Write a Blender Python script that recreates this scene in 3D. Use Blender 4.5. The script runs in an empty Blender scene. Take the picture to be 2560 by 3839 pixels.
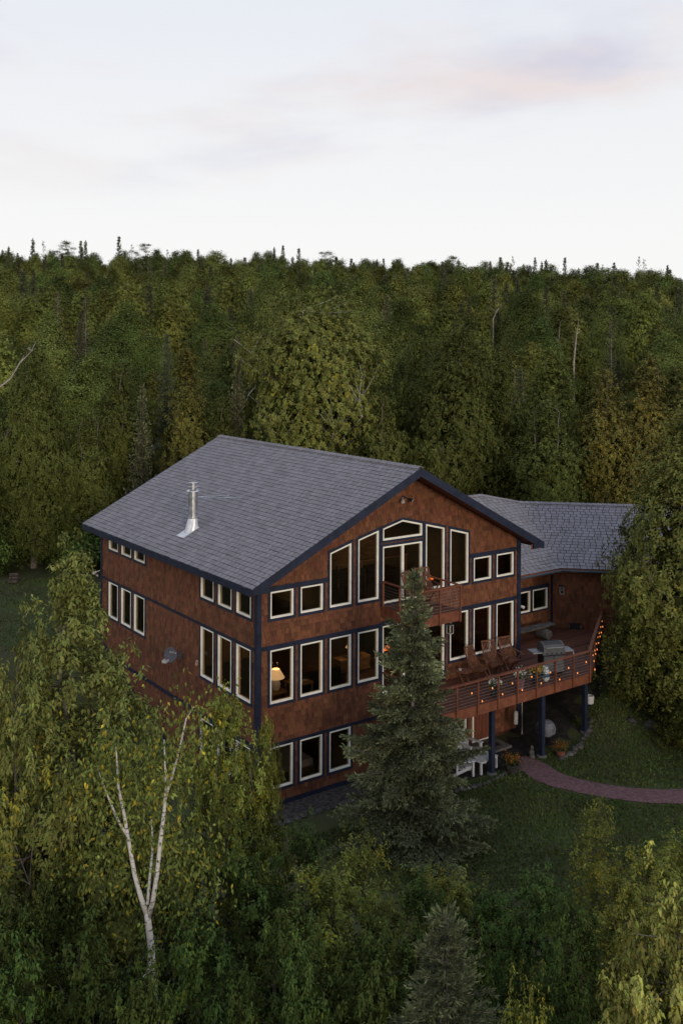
import bpy, math, random
import numpy as np
from mathutils import Vector, Matrix

scene = bpy.context.scene
COL = scene.collection
R = math.radians
rng = np.random.default_rng(7)
random.seed(7)

# ------------------------------------------------------------------ camera
CAM = np.array([-17.3325, -28.5066, 15.4720])
YAW, ROLL, FPX, HORV = R(-35.9469), R(-0.2395), 3799.19, 1278.37      # level camera with a lowered (shifted) frame
cam = bpy.data.cameras.new('camera')
cam.sensor_fit = 'HORIZONTAL'; cam.sensor_width = 36.0
cam.lens = FPX / 2560 * 36.0
cam.shift_y = -(1919.5 - HORV) / 2560
cam.clip_end = 4000; cam.clip_start = 0.5
camo = bpy.data.objects.new('camera', cam); COL.objects.link(camo)
camo.location = CAM
camo.rotation_mode = 'XYZ'
camo.rotation_euler = (Matrix.Rotation(YAW, 3, 'Z') @ Matrix.Rotation(R(90), 3, 'X') @ Matrix.Rotation(ROLL * -1, 3, 'Z')).to_euler()
scene.camera = camo
FW = np.array([math.sin(-YAW), math.cos(YAW), 0.0]); RT = np.array([math.cos(YAW), math.sin(YAW), 0.0])

def at(u, v, d):
    """a place at ground distance d along the direction in which the photograph shows (u, v)"""
    a, b = u - 1280, v - HORV
    x = a * math.cos(ROLL) + b * math.sin(ROLL); y = -a * math.sin(ROLL) + b * math.cos(ROLL)
    return CAM + (FW + RT * x / FPX - np.array([0, 0, 1.0]) * y / FPX) * d

# ------------------------------------------------------------------ sky, sun, exposure
SUN_AZ, SUN_EL = R(-106), R(9)          # direction towards the sun (math angle in xy, elevation)
w = bpy.data.worlds.new('World'); scene.world = w; w.use_nodes = True
nt = w.node_tree; nt.nodes.clear()
def N(t, **kw):
    n = nt.nodes.new(t)
    for k, v in kw.items(): setattr(n, k, v)
    return n
def lk(a, b): nt.links.new(a, b)
out = N('ShaderNodeOutputWorld'); bg = N('ShaderNodeBackground'); bg.inputs['Strength'].default_value = 0.1
sky = N('ShaderNodeTexSky'); sky.sky_type = 'NISHITA'; sky.sun_disc = False
sky.sun_elevation = SUN_EL; sky.sun_rotation = R(90) - SUN_AZ
sky.air_density = 1.0; sky.dust_density = 1.5; sky.ozone_density = 1.0
tc = N('ShaderNodeTexCoord'); sep = N('ShaderNodeSeparateXYZ'); lk(tc.outputs['Generated'], sep.inputs[0])
ramp = N('ShaderNodeValToRGB'); lk(sep.outputs['Z'], ramp.inputs[0])
cr = ramp.color_ramp
cr.elements[0].position = 0.0; cr.elements[0].color = (0.985, 0.975, 0.962, 1)
cr.elements[1].position = 1.0; cr.elements[1].color = (0.50, 0.62, 0.84, 1)
for p, c in ((0.09, (0.975, 0.972, 0.968, 1)), (0.20, (0.918, 0.924, 0.944, 1)), (0.32, (0.845, 0.875, 0.935, 1))):
    e = cr.elements.new(p); e.color = c
def mixc(fac, a, b, blend='MIX'):
    m = N('ShaderNodeMix'); m.data_type = 'RGBA'; m.blend_type = blend
    if isinstance(fac, (int, float)): m.inputs[0].default_value = fac
    else: lk(fac, m.inputs[0])
    for i, s in ((6, a), (7, b)):
        if isinstance(s, tuple): m.inputs[i].default_value = s
        else: lk(s, m.inputs[i])
    return m.outputs[2]
# soft high cloud: noise on a plane far overhead
div = N('ShaderNodeVectorMath', operation='DIVIDE')
comb = N('ShaderNodeCombineXYZ'); add = N('ShaderNodeMath', operation='ADD'); add.inputs[1].default_value = 0.12
lk(sep.outputs['Z'], add.inputs[0])
for i in range(3): lk(add.outputs[0], comb.inputs[i])
lk(tc.outputs['Generated'], div.inputs[0]); lk(comb.outputs[0], div.inputs[1])
mp = N('ShaderNodeMapping'); lk(div.outputs[0], mp.inputs[0])
mp.inputs['Location'].default_value = (3.06, 11.55, 0.0); mp.inputs['Rotation'].default_value = (0, 0, R(35)); mp.inputs['Scale'].default_value = (1.0, 1.0, 1)
noi = N('ShaderNodeTexNoise'); lk(mp.outputs[0], noi.inputs['Vector'])
noi.inputs['Scale'].default_value = 0.95; noi.inputs['Detail'].default_value = 5; noi.inputs['Roughness'].default_value = 0.5; noi.inputs['Distortion'].default_value = 0.25
mr = N('ShaderNodeMapRange'); lk(noi.outputs[0], mr.inputs[0]); mr.interpolation_type = 'SMOOTHSTEP'
mr.inputs[1].default_value = 0.495; mr.inputs[2].default_value = 0.73
lowf = N('ShaderNodeMapRange'); lk(sep.outputs['Z'], lowf.inputs[0]); lowf.interpolation_type = 'SMOOTHSTEP'
lowf.inputs[1].default_value = 0.11; lowf.inputs[2].default_value = 0.24
cl = N('ShaderNodeMath', operation='MULTIPLY'); lk(mr.outputs[0], cl.inputs[0]); lk(lowf.outputs[0], cl.inputs[1])
noi2 = N('ShaderNodeTexNoise'); lk(mp.outputs[0], noi2.inputs['Vector']); noi2.inputs['Scale'].default_value = 2.2; noi2.inputs['Detail'].default_value = 3
pink = N('ShaderNodeMapRange'); lk(noi2.outputs[0], pink.inputs[0]); pink.inputs[1].default_value = 0.42; pink.inputs[2].default_value = 0.58
ccol = mixc(pink.outputs[0], (0.70, 0.69, 0.79, 1), (0.86, 0.77, 0.77, 1))
clf = N('ShaderNodeMath', operation='MULTIPLY'); lk(cl.outputs[0], clf.inputs[0]); clf.inputs[1].default_value = 1.0
skyc = mixc(clf.outputs[0], ramp.outputs[0], ccol)
sc10 = N('ShaderNodeVectorMath', operation='SCALE'); lk(skyc, sc10.inputs[0]); sc10.inputs['Scale'].default_value = 10.0
fin = mixc(0.06, sc10.outputs[0], sky.outputs[0])
lk(fin, bg.inputs['Color']); lk(bg.outputs[0], out.inputs['Surface'])

sun = bpy.data.lights.new('sun', 'SUN'); sun.energy = 1.55; sun.angle = R(14); sun.color = (1.0, 0.85, 0.66)
suno = bpy.data.objects.new('sun', sun); COL.objects.link(suno)
sd = Vector((math.cos(SUN_AZ) * math.cos(SUN_EL), math.sin(SUN_AZ) * math.cos(SUN_EL), math.sin(SUN_EL)))
suno.rotation_euler = sd.to_track_quat('Z', 'Y').to_euler()
vs = scene.view_settings
vs.view_transform = 'Standard'; vs.look = 'None'; vs.exposure = 0.0; vs.gamma = 1.0; vs.use_curve_mapping = False
scene.cycles.max_bounces = 6; scene.cycles.transparent_max_bounces = 12
scene.cycles.use_denoising = True

# ------------------------------------------------------------------ materials
def pmat(name, col, rough=0.85, var=0.18, scale=4.0, rnd=0.0, island=0.0, metal=0.0, bump=0.0, bscale=40.0, col2=None, stretch=None, spec=0.3, mixlo=0.4, mixhi=0.62):
    m = bpy.data.materials.new(name); m.use_nodes = True
    t = m.node_tree; p = t.nodes['Principled BSDF']
    p.inputs['Roughness'].default_value = rough; p.inputs['Metallic'].default_value = metal
    p.inputs['Specular IOR Level'].default_value = spec
    tcn = t.nodes.new('ShaderNodeTexCoord'); vec = tcn.outputs['Object']
    if stretch:
        mpn = t.nodes.new('ShaderNodeMapping'); mpn.inputs['Scale'].default_value = stretch
        t.links.new(vec, mpn.inputs[0]); vec = mpn.outputs[0]
    no = t.nodes.new('ShaderNodeTexNoise'); no.inputs['Scale'].default_value = scale; no.inputs['Detail'].default_value = 6; no.inputs['Roughness'].default_value = 0.62
    t.links.new(vec, no.inputs['Vector'])
    c2 = col2 if col2 else tuple(c * (1 - 1.6 * var) for c in col)
    mr_ = t.nodes.new('ShaderNodeMapRange'); t.links.new(no.outputs[0], mr_.inputs[0]); mr_.inputs[1].default_value = mixlo; mr_.inputs[2].default_value = mixhi
    mx = t.nodes.new('ShaderNodeMix'); mx.data_type = 'RGBA'
    t.links.new(mr_.outputs[0], mx.inputs[0])
    mx.inputs[6].default_value = (*c2, 1); mx.inputs[7].default_value = (*[c * (1 + var * .6) for c in col], 1)
    res = mx.outputs[2]
    if rnd or island:
        oi = t.nodes.new('ShaderNodeObjectInfo'); ge = t.nodes.new('ShaderNodeNewGeometry')
        ad = t.nodes.new('ShaderNodeMath'); ad.operation = 'ADD'
        t.links.new(oi.outputs['Random'], ad.inputs[0]); t.links.new(ge.outputs['Random Per Island'], ad.inputs[1])
        if not island: t.links.new(oi.outputs['Random'], ad.inputs[1])
        fr = t.nodes.new('ShaderNodeMath'); fr.operation = 'FRACT'; t.links.new(ad.outputs[0], fr.inputs[0])
        k = max(rnd, island)
        m2 = t.nodes.new('ShaderNodeMapRange'); t.links.new(fr.outputs[0], m2.inputs[0]); m2.inputs[3].default_value = 1 - k; m2.inputs[4].default_value = 1 + k * .8
        hs = t.nodes.new('ShaderNodeHueSaturation'); t.links.new(res, hs.inputs['Color']); t.links.new(m2.outputs[0], hs.inputs['Value'])
        h2 = t.nodes.new('ShaderNodeMapRange'); 
        f7 = t.nodes.new('ShaderNodeMath'); f7.operation = 'MULTIPLY'; f7.inputs[1].default_value = 7.31; t.links.new(fr.outputs[0], f7.inputs[0])
        f8 = t.nodes.new('ShaderNodeMath'); f8.operation = 'FRACT'; t.links.new(f7.outputs[0], f8.inputs[0])
        t.links.new(f8.outputs[0], h2.inputs[0]); h2.inputs[3].default_value = 0.5 - .03 * k; h2.inputs[4].default_value = 0.5 + .03 * k
        t.links.new(h2.outputs[0], hs.inputs['Hue'])
        res = hs.outputs[0]
    t.links.new(res, p.inputs['Base Color'])
    if bump:
        nb = t.nodes.new('ShaderNodeTexNoise'); nb.inputs['Scale'].default_value = bscale; nb.inputs['Detail'].default_value = 4
        t.links.new(vec, nb.inputs['Vector'])
        b = t.nodes.new('ShaderNodeBump'); b.inputs['Strength'].default_value = bump; b.inputs['Distance'].default_value = 0.02
        t.links.new(nb.outputs[0], b.inputs['Height']); t.links.new(b.outputs[0], p.inputs['Normal'])
    return m

def leafmat(name, col, var=0.35, hue=0.03, transl=0.06, rough=0.85):
    """leaf colour = species colour x the leaf's own tint x the tree's own variation"""
    m = bpy.data.materials.new(name); m.use_nodes = True
    t = m.node_tree; p = t.nodes['Principled BSDF']
    p.inputs['Roughness'].default_value = rough; p.inputs['Specular IOR Level'].default_value = 0.06
    a = t.nodes.new('ShaderNodeAttribute'); a.attribute_name = 'tint'
    mu = t.nodes.new('ShaderNodeMix'); mu.data_type = 'RGBA'; mu.blend_type = 'MULTIPLY'; mu.inputs[0].default_value = 1
    mu.inputs[6].default_value = (*col, 1); t.links.new(a.outputs['Color'], mu.inputs[7])
    oi = t.nodes.new('ShaderNodeObjectInfo')
    hs = t.nodes.new('ShaderNodeHueSaturation')
    v = t.nodes.new('ShaderNodeMapRange'); t.links.new(oi.outputs['Random'], v.inputs[0]); v.inputs[3].default_value = 1 - var; v.inputs[4].default_value = 1 + var
    f = t.nodes.new('ShaderNodeMath'); f.operation = 'MULTIPLY'; f.inputs[1].default_value = 5.77; t.links.new(oi.outputs['Random'], f.inputs[0])
    f2 = t.nodes.new('ShaderNodeMath'); f2.operation = 'FRACT'; t.links.new(f.outputs[0], f2.inputs[0])
    h = t.nodes.new('ShaderNodeMapRange'); t.links.new(f2.outputs[0], h.inputs[0]); h.inputs[3].default_value = 0.5 - hue * 1.3; h.inputs[4].default_value = 0.5 + hue
    t.links.new(mu.outputs[2], hs.inputs['Color']); t.links.new(v.outputs[0], hs.inputs['Value']); t.links.new(h.outputs[0], hs.inputs['Hue'])
    t.links.new(hs.outputs[0], p.inputs['Base Color'])
    tr = t.nodes.new('ShaderNodeBsdfTranslucent'); t.links.new(hs.outputs[0], tr.inputs['Color'])
    ms = t.nodes.new('ShaderNodeMixShader'); ms.inputs[0].default_value = transl
    o = t.nodes['Material Output']
    t.links.new(p.outputs[0], ms.inputs[1]); t.links.new(tr.outputs[0], ms.inputs[2]); t.links.new(ms.outputs[0], o.inputs['Surface'])
    return m

def emat(name, col, s):
    m = bpy.data.materials.new(name); m.use_nodes = True
    p = m.node_tree.nodes['Principled BSDF']; p.inputs['Base Color'].default_value = (*col, 1)
    p.inputs['Emission Color'].default_value = (*col, 1); p.inputs['Emission Strength'].default_value = s
    return m

def glassmat(name):
    m = bpy.data.materials.new(name); m.use_nodes = True
    t = m.node_tree; t.nodes.remove(t.nodes['Principled BSDF'])
    g = t.nodes.new('ShaderNodeBsdfGlossy'); g.inputs['Roughness'].default_value = 0.02; g.inputs['Color'].default_value = (.9, .9, .9, 1)
    tr = t.nodes.new('ShaderNodeBsdfTransparent'); tr.inputs['Color'].default_value = (.74, .69, .62, 1)
    lw = t.nodes.new('ShaderNodeLayerWeight'); lw.inputs['Blend'].default_value = 0.5
    pw = t.nodes.new('ShaderNodeMath'); pw.operation = 'POWER'; pw.inputs[1].default_value = 5; t.links.new(lw.outputs['Facing'], pw.inputs[0])
    fr = t.nodes.new('ShaderNodeMath'); fr.operation = 'MULTIPLY_ADD'; fr.inputs[1].default_value = .9; fr.inputs[2].default_value = .035; t.links.new(pw.outputs[0], fr.inputs[0])
    ms = t.nodes.new('ShaderNodeMixShader'); t.links.new(fr.outputs[0], ms.inputs[0]); t.links.new(tr.outputs[0], ms.inputs[1]); t.links.new(g.outputs[0], ms.inputs[2])
    t.links.new(ms.outputs[0], t.nodes['Material Output'].inputs['Surface'])
    return m

M = {}
M['siding'] = pmat('cedar_siding', (0.145, 0.054, 0.026), rough=.8, var=.17, scale=1.1, island=.30, bump=.25, bscale=18, stretch=(3, 3, 1.4))
M['wallback'] = pmat('wall_backing', (0.06, 0.02, 0.011), var=.1)
M['navy'] = pmat('navy_trim_paint', (0.015, 0.020, 0.042), rough=.55, var=.2, scale=3)
M['white'] = pmat('white_vinyl_frame', (0.82, 0.79, 0.71), rough=.45, var=.06, scale=3)
M['glass'] = glassmat('window_glass')
M['roof'] = pmat('slate_shingle', (0.215, 0.203, 0.226), rough=.85, var=.08, scale=2.5, island=.11, bump=.4, bscale=60, col2=(0.185, 0.173, 0.186))
M['roofdark'] = pmat('roof_underlay', (0.022, 0.022, 0.026), var=.1)
M['soffit'] = pmat('brown_soffit', (0.20, 0.065, 0.032), var=.15, stretch=(1, 8, 1))
M['deck'] = pmat('red_brown_deck_stain', (0.115, 0.040, 0.022), rough=.7, var=.2, scale=3, rnd=.18, stretch=(.6, 5, 5), bump=.2)
M['rail'] = pmat('red_brown_rail_stain', (0.165, 0.055, 0.029), rough=.65, var=.18, scale=4, rnd=.08)
M['cable'] = pmat('steel_cable', (0.24, 0.24, 0.25), rough=.5, metal=.3, var=.1)
M['steel'] = pmat('galvanised_steel', (0.62, 0.63, 0.66), rough=.32, metal=.9, var=.22, scale=6)
M['flash'] = pmat('pale_flashing', (0.66, 0.67, 0.70), rough=.4, metal=.4, var=.15, scale=5)
M['dishgrey'] = pmat('dish_grey', (0.085, 0.085, 0.105), rough=.5, var=.1)
M['pale'] = pmat('pale_plastic', (0.46, 0.44, 0.42), rough=.5, var=.08)
M['whiteplastic'] = pmat('white_chair_paint', (0.52, 0.52, 0.54), rough=.5, var=.08)
M['black'] = pmat('black_metal', (0.018, 0.018, 0.02), rough=.45, var=.2)
M['chrome'] = pmat('brushed_steel', (0.30, 0.30, 0.32), rough=.4, metal=.7, var=.12, stretch=(1, 1, 12))
M['deckshade'] = pmat('deck_shaded_ground', (0.026, 0.022, 0.02), rough=.95, var=.3)  # ground colour with the shade under the deck painted in
M['grillgrey'] = pmat('grey_grill_enamel', (0.075, 0.075, 0.082), rough=.55, metal=.0, var=.12)
M['teak'] = pmat('oiled_teak', (0.15, 0.060, 0.033), rough=.6, var=.3, scale=5, rnd=.15, stretch=(3, 3, 1))
M['log'] = pmat('weathered_log', (0.11, 0.10, 0.095), rough=.95, var=.35, scale=3, bump=.6, bscale=12, stretch=(1, 6, 6))
M['woodin'] = pmat('interior_pine', (0.26, 0.15, 0.065), rough=.6, var=.25, scale=2, stretch=(1, 1, 6))
M['plaster'] = pmat('interior_tan_wall', (0.26, 0.17, 0.075), rough=.9, var=.06)
M['floorin'] = pmat('interior_floor', (0.12, 0.07, 0.04), rough=.5, var=.2, stretch=(1, 6, 1))
M['sofa'] = pmat('dark_upholstery', (0.02, 0.018, 0.018), rough=.95, var=.3)
M['linen'] = pmat('white_linen', (0.6, 0.6, 0.6), rough=.9, var=.06)
M['door'] = pmat('brown_door', (0.15, 0.05, 0.03), rough=.5, var=.15, stretch=(4, 4, .6))
M['concrete'] = pmat('concrete', (0.11, 0.105, 0.10), rough=.95, var=.2, scale=3, bump=.3)
M['gravelpath'] = pmat('mauve_gravel', (0.155, 0.085, 0.088), rough=.95, var=.25, scale=9, bump=.8, bscale=60, mixlo=.35, mixhi=.6)
M['bedgravel'] = pmat('grey_bed_gravel', (0.068, 0.058, 0.056), rough=.95, var=.35, scale=7, bump=.8, bscale=50)
M['rock'] = pmat('field_rock', (0.085, 0.08, 0.075), rough=.95, var=.3, scale=4, rnd=.25, bump=.5, bscale=10)
M['cover'] = pmat('grey_grill_cover', (0.13, 0.13, 0.15), rough=.7, var=.25, scale=6)
M['terracotta'] = pmat('terracotta', (0.22, 0.08, 0.05), rough=.85, var=.2)
M['darkpot'] = pmat('dark_pot', (0.035, 0.032, 0.03), rough=.7, var=.2)
M['pinkpot'] = pmat('dusky_pink_pot', (0.16, 0.075, 0.085), rough=.7, var=.2)
M['birchbark'] = pmat('white_birch_bark', (0.54, 0.51, 0.48), rough=.85, var=.1, scale=3.0, stretch=(2, 2, 9), col2=(0.09, 0.075, 0.065), mixlo=.36, mixhi=.46)
M['greybark'] = pmat('grey_bark', (0.19, 0.165, 0.145), rough=.95, var=.35, scale=3, stretch=(4, 4, 1), bump=.5, bscale=8)
M['brownbark'] = pmat('dark_brown_bark', (0.075, 0.055, 0.042), rough=.95, var=.3, scale=3, stretch=(4, 4, 1))
M['deadwood'] = pmat('bleached_deadwood', (0.34, 0.30, 0.27), rough=.9, var=.25, scale=2)
M['bulb'] = emat('warm_bulb', (1.0, 0.30, 0.07), 1.15)
M['flame'] = emat('flame', (1.0, 0.22, 0.03), 1.5)
M['shade'] = emat('lit_lampshade', (1.0, 0.72, 0.42), 0.62)
M['book'] = pmat('book_cover', (0.35, 0.36, 0.36), rough=.6, var=.3, scale=12)
M['tank'] = pmat('white_tank', (0.55, 0.58, 0.60), rough=.4, var=.2, scale=9)
M['petal_y'] = leafmat('yellow_petals', (0.65, 0.42, 0.03), var=.1, hue=.01)
M['petal_w'] = leafmat('white_petals', (0.7, 0.68, 0.62), var=.1, hue=.01)
M['petal_o'] = leafmat('orange_petals', (0.32, 0.10, 0.02), var=.1, hue=.01)
M['potleaf'] = leafmat('pot_plant_leaves', (0.06, 0.085, 0.035))
LM = {
 'fgbirch': leafmat('weeping_birch_leaves', (0.142, 0.158, 0.044), var=.04, hue=.004),
 'fgyellow': leafmat('yellow_green_leaves', (0.128, 0.142, 0.031), var=.12, hue=.01),
 'fgbright': leafmat('bright_yellowing_leaves', (0.20, 0.205, 0.052), var=.05, hue=.004),
 'shrub': leafmat('deep_green_shrub_leaves', (0.048, 0.072, 0.018), var=.3, hue=.014),
 'bigbirch': leafmat('broad_birch_leaves', (0.130, 0.138, 0.036), var=.04, hue=.004),
 'birch': leafmat('birch_leaves', (0.116, 0.128, 0.030), var=.45, hue=.02),
 'aspen': leafmat('aspen_leaves', (0.090, 0.112, 0.029), var=.45, hue=.025),
 'cedar': leafmat('cedar_sprays', (0.088, 0.104, 0.027), var=.28, hue=.015),
 'cedargold': leafmat('golden_cedar_sprays', (0.125, 0.118, 0.030), var=.12, hue=.01),
 'rust': leafmat('rusting_leaves', (0.098, 0.102, 0.026), var=.12, hue=.012),
 'spruce': leafmat('spruce_needles', (0.078, 0.086, 0.048), var=.34, hue=.03, transl=.08),
 'bluespruce': leafmat('blue_spruce_needles', (0.098, 0.114, 0.058), var=.05, hue=.01, transl=.08),
 'deadspruce': leafmat('grey_dying_needles', (0.085, 0.072, 0.052), var=.2, hue=.01, transl=.05),
}

# ------------------------------------------------------------------ object helpers
def link(o, parent=None):
    COL.objects.link(o)
    if parent is not None: o.parent = parent
    return o
def tag(o, label=None, cat=None, group=None, kind=None):
    if label: o['label'] = label
    if cat: o['category'] = cat
    if group: o['group'] = group
    if kind: o['kind'] = kind
    return o
def thing(name, label, cat, loc=(0, 0, 0), rz=0.0, group=None):
    o = bpy.data.objects.new(name, None); o.empty_display_size = .2
    o.location = loc; o.rotation_euler = (0, 0, rz)
    return tag(link(o), label, cat, group)
def mobj(name, me, parent=None, loc=None):
    o = bpy.data.objects.new(name, me)
    if loc is not None: o.location = loc
    return link(o, parent)

class MB:
    """collects simple solids and links them as ONE mesh object"""
    def __init__(s): s.v = []; s.f = []
    def add(s, vs, fs):
        b = len(s.v); s.v += [tuple(map(float, v)) for v in vs]; s.f += [tuple(b + i for i in f) for f in fs]; return s
    def hexa(s, p):       # 4 bottom, 4 top
        return s.add(p, [(3, 2, 1, 0), (4, 5, 6, 7), (0, 1, 5, 4), (1, 2, 6, 5), (2, 3, 7, 6), (3, 0, 4, 7)])
    def box(s, x0, y0, z0, x1, y1, z1):
        return s.hexa([(x0, y0, z0), (x1, y0, z0), (x1, y1, z0), (x0, y1, z0), (x0, y0, z1), (x1, y0, z1), (x1, y1, z1), (x0, y1, z1)])
    def beam(s, a, b, wd, h, up=(0, 0, 1)):
        a, b = Vector(a), Vector(b); d = (b - a).normalized(); u = Vector(up)
        if abs(d.dot(u)) > .95: u = Vector((0, 1, 0))
        sd_ = d.cross(u).normalized() * wd / 2; uu = sd_.cross(d).normalized() * h / 2
        return s.hexa([a - sd_ - uu, b - sd_ - uu, b + sd_ - uu, a + sd_ - uu, a - sd_ + uu, b - sd_ + uu, b + sd_ + uu, a + sd_ + uu])
    def prism(s, bot, top):
        n = len(bot)
        fs = [tuple(range(n - 1, -1, -1)), tuple(range(n, 2 * n))] + [(i, (i + 1) % n, n + (i + 1) % n, n + i) for i in range(n)]
        return s.add(list(bot) + list(top), fs)
    def ring(s, outer, inner, fn, c0, c1):   # a frame between two polygons, from depth c0 to c1
        n = len(outer); vs = [fn(a, b, c0) for a, b in outer] + [fn(a, b, c0) for a, b in inner] + [fn(a, b, c1) for a, b in outer] + [fn(a, b, c1) for a, b in inner]
        fs = []
        for i in range(n):
            j = (i + 1) % n
            fs += [(i, j, n + j, n + i), (2 * n + i, 2 * n + j, 3 * n + j, 3 * n + i), (i, j, 2 * n + j, 2 * n + i), (n + i, n + j, 3 * n + j, 3 * n + i)]
        return s.add(vs, fs)
    def tube(s, pts, rad, n=6, cap=True):
        pts = [Vector(p) for p in pts]; k = len(pts)
        if isinstance(rad, (int, float)): rad = [rad] * k
        ref = None; rings = []
        for i, p in enumerate(pts):
            d = (pts[min(i + 1, k - 1)] - pts[max(i - 1, 0)])
            d = d.normalized() if d.length > 1e-9 else Vector((0, 0, 1))
            if ref is None: ref = d.orthogonal().normalized()
            x = (ref - d * ref.dot(d)); x = x.normalized() if x.length > 1e-6 else d.orthogonal().normalized()
            ref = x; y = d.cross(x)
            rings += [p + (x * math.cos(2 * math.pi * j / n) + y * math.sin(2 * math.pi * j / n)) * rad[i] for j in range(n)]
        fs = [(i * n + j, i * n + (j + 1) % n, (i + 1) * n + (j + 1) % n, (i + 1) * n + j) for i in range(k - 1) for j in range(n)]
        if cap: fs += [tuple(range(n - 1, -1, -1)), tuple(range((k - 1) * n, k * n))]
        return s.add(rings, fs)
    def lathe(s, prof, n=16, c=(0, 0, 0), sx=1, sy=1):
        vs = [(c[0] + r * sx * math.cos(2 * math.pi * j / n), c[1] + r * sy * math.sin(2 * math.pi * j / n), c[2] + z) for r, z in prof for j in range(n)]
        k = len(prof)
        fs = [(i * n + j, i * n + (j + 1) % n, (i + 1) * n + (j + 1) % n, (i + 1) * n + j) for i in range(k - 1) for j in range(n)]
        fs += [tuple(range(n - 1, -1, -1)), tuple(range((k - 1) * n, k * n))]
        return s.add(vs, fs)
    def mesh(s, name, mat, smooth=False):
        me = bpy.data.meshes.new(name); me.from_pydata(s.v, [], s.f); me.update()
        if mat: me.materials.append(M[mat] if isinstance(mat, str) else mat)
        if smooth: me.polygons.foreach_set('use_smooth', [True] * len(me.polygons))
        return me
    def build(s, name, mat, parent=None, smooth=False, loc=None):
        return mobj(name, s.mesh(name, mat, smooth), parent, loc)

def offset_poly(poly, d):
    """convex polygon (counter-clockwise) moved outwards by d"""
    n = len(poly); res = []
    for i in range(n):
        p0, p1, p2 = [np.array(poly[(i + k) % n], float) for k in (-1, 0, 1)]
        e1, e2 = p1 - p0, p2 - p1
        n1 = np.array([e1[1], -e1[0]]) / np.hypot(*e1); n2 = np.array([e2[1], -e2[0]]) / np.hypot(*e2)
        m = n1 + n2; m = m / (1 + n1 @ n2)
        res.append(tuple(p1 + m * d))
    return res
def clip_poly(sub, clip):
    """convex clip of polygon sub by counter-clockwise polygon clip"""
    outp = list(sub)
    for i in range(len(clip)):
        a, b = clip[i], clip[(i + 1) % len(clip)]
        inp, outp = outp, []
        if not inp: return []
        sd_ = lambda p: (b[0] - a[0]) * (p[1] - a[1]) - (b[1] - a[1]) * (p[0] - a[0])
        for k in range(len(inp)):
            p, q = inp[k], inp[(k + 1) % len(inp)]; sp, sq = sd_(p), sd_(q)
            if sp >= 0: outp.append(p)
            if (sp >= 0) != (sq >= 0):
                t = sp / (sp - sq); outp.append((p[0] + (q[0] - p[0]) * t, p[1] + (q[1] - p[1]) * t))
    return outp

# ------------------------------------------------------------------ terrain
def sst(t): t = np.clip(t, 0, 1); return t * t * (3 - 2 * t)
def gz(x, y):
    x = np.asarray(x, float); y = np.asarray(y, float)
    back = 2.6 * sst((y - 5.5) / 9.0)
    right = 2.3 * sst((x - 10.8) / 8.0) * sst((y + 5.0) / 4.0)
    z = back + right * (1 - back / 2.6)
    d = (x - CAM[0]) * FW[0] + (y - CAM[1]) * FW[1]; s = (x - CAM[0]) * RT[0] + (y - CAM[1]) * RT[1]
    h = np.clip(d - 54, 0, 400); q = np.minimum(d, 275.0) - 95
    hill = np.where(d > 30, 0.0597 * (q + np.sqrt(q * q + 1600.0)), 0) * sst((d - 40) / 30) - .02 * np.clip(d - 290, 0, 400)
    z = z + hill - 0.024 * s * np.clip(h / 200, 0, 1.2) + 1.2 * np.sin(x * .031 + 1) * np.sin(y * .027) * np.clip(h / 80, 0, 1)
    z = z - 0.06 * np.clip(-9 - y, 0, 40) * sst((-9 - y) / 10) * 0.6
    return z
def g1(x, y): return float(gz(x, y))

def axis(lo, hi, c0, c1, fine):
    a = list(np.arange(c0, c1, fine)); s = fine; x = c1
    while x < hi: a.append(x); s *= 1.18; x += s
    s = fine; x = c0
    while x > lo: s *= 1.18; x -= s; a.insert(0, x)
    return np.array(a)
xs = axis(-900, 1100, -14, 28, .7); ys = axis(-120, 1200, -22, 34, .7)
gx, gy = np.meshgrid(xs, ys); gzv = gz(gx, gy)
nx, ny = len(xs), len(ys)
V = np.stack([gx, gy, gzv], -1).reshape(-1, 3)
ii = np.arange(nx * ny).reshape(ny, nx)
F = np.stack([ii[:-1, :-1], ii[:-1, 1:], ii[1:, 1:], ii[1:, :-1]], -1).reshape(-1, 4)
gm = bpy.data.meshes.new('ground'); gm.from_pydata(V.tolist(), [], F.tolist()); gm.polygons.foreach_set('use_smooth', [True] * len(F)); gm.update()
M['grass'] = pmat('mown_grass', (0.042, 0.060, 0.017), rough=.95, var=.25, scale=.55, bump=1.0, bscale=30, col2=(0.052, 0.045, 0.020), mixlo=.34, mixhi=.66)
gm.materials.append(M['grass'])
tag(mobj('ground', gm), kind='structure')

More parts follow.
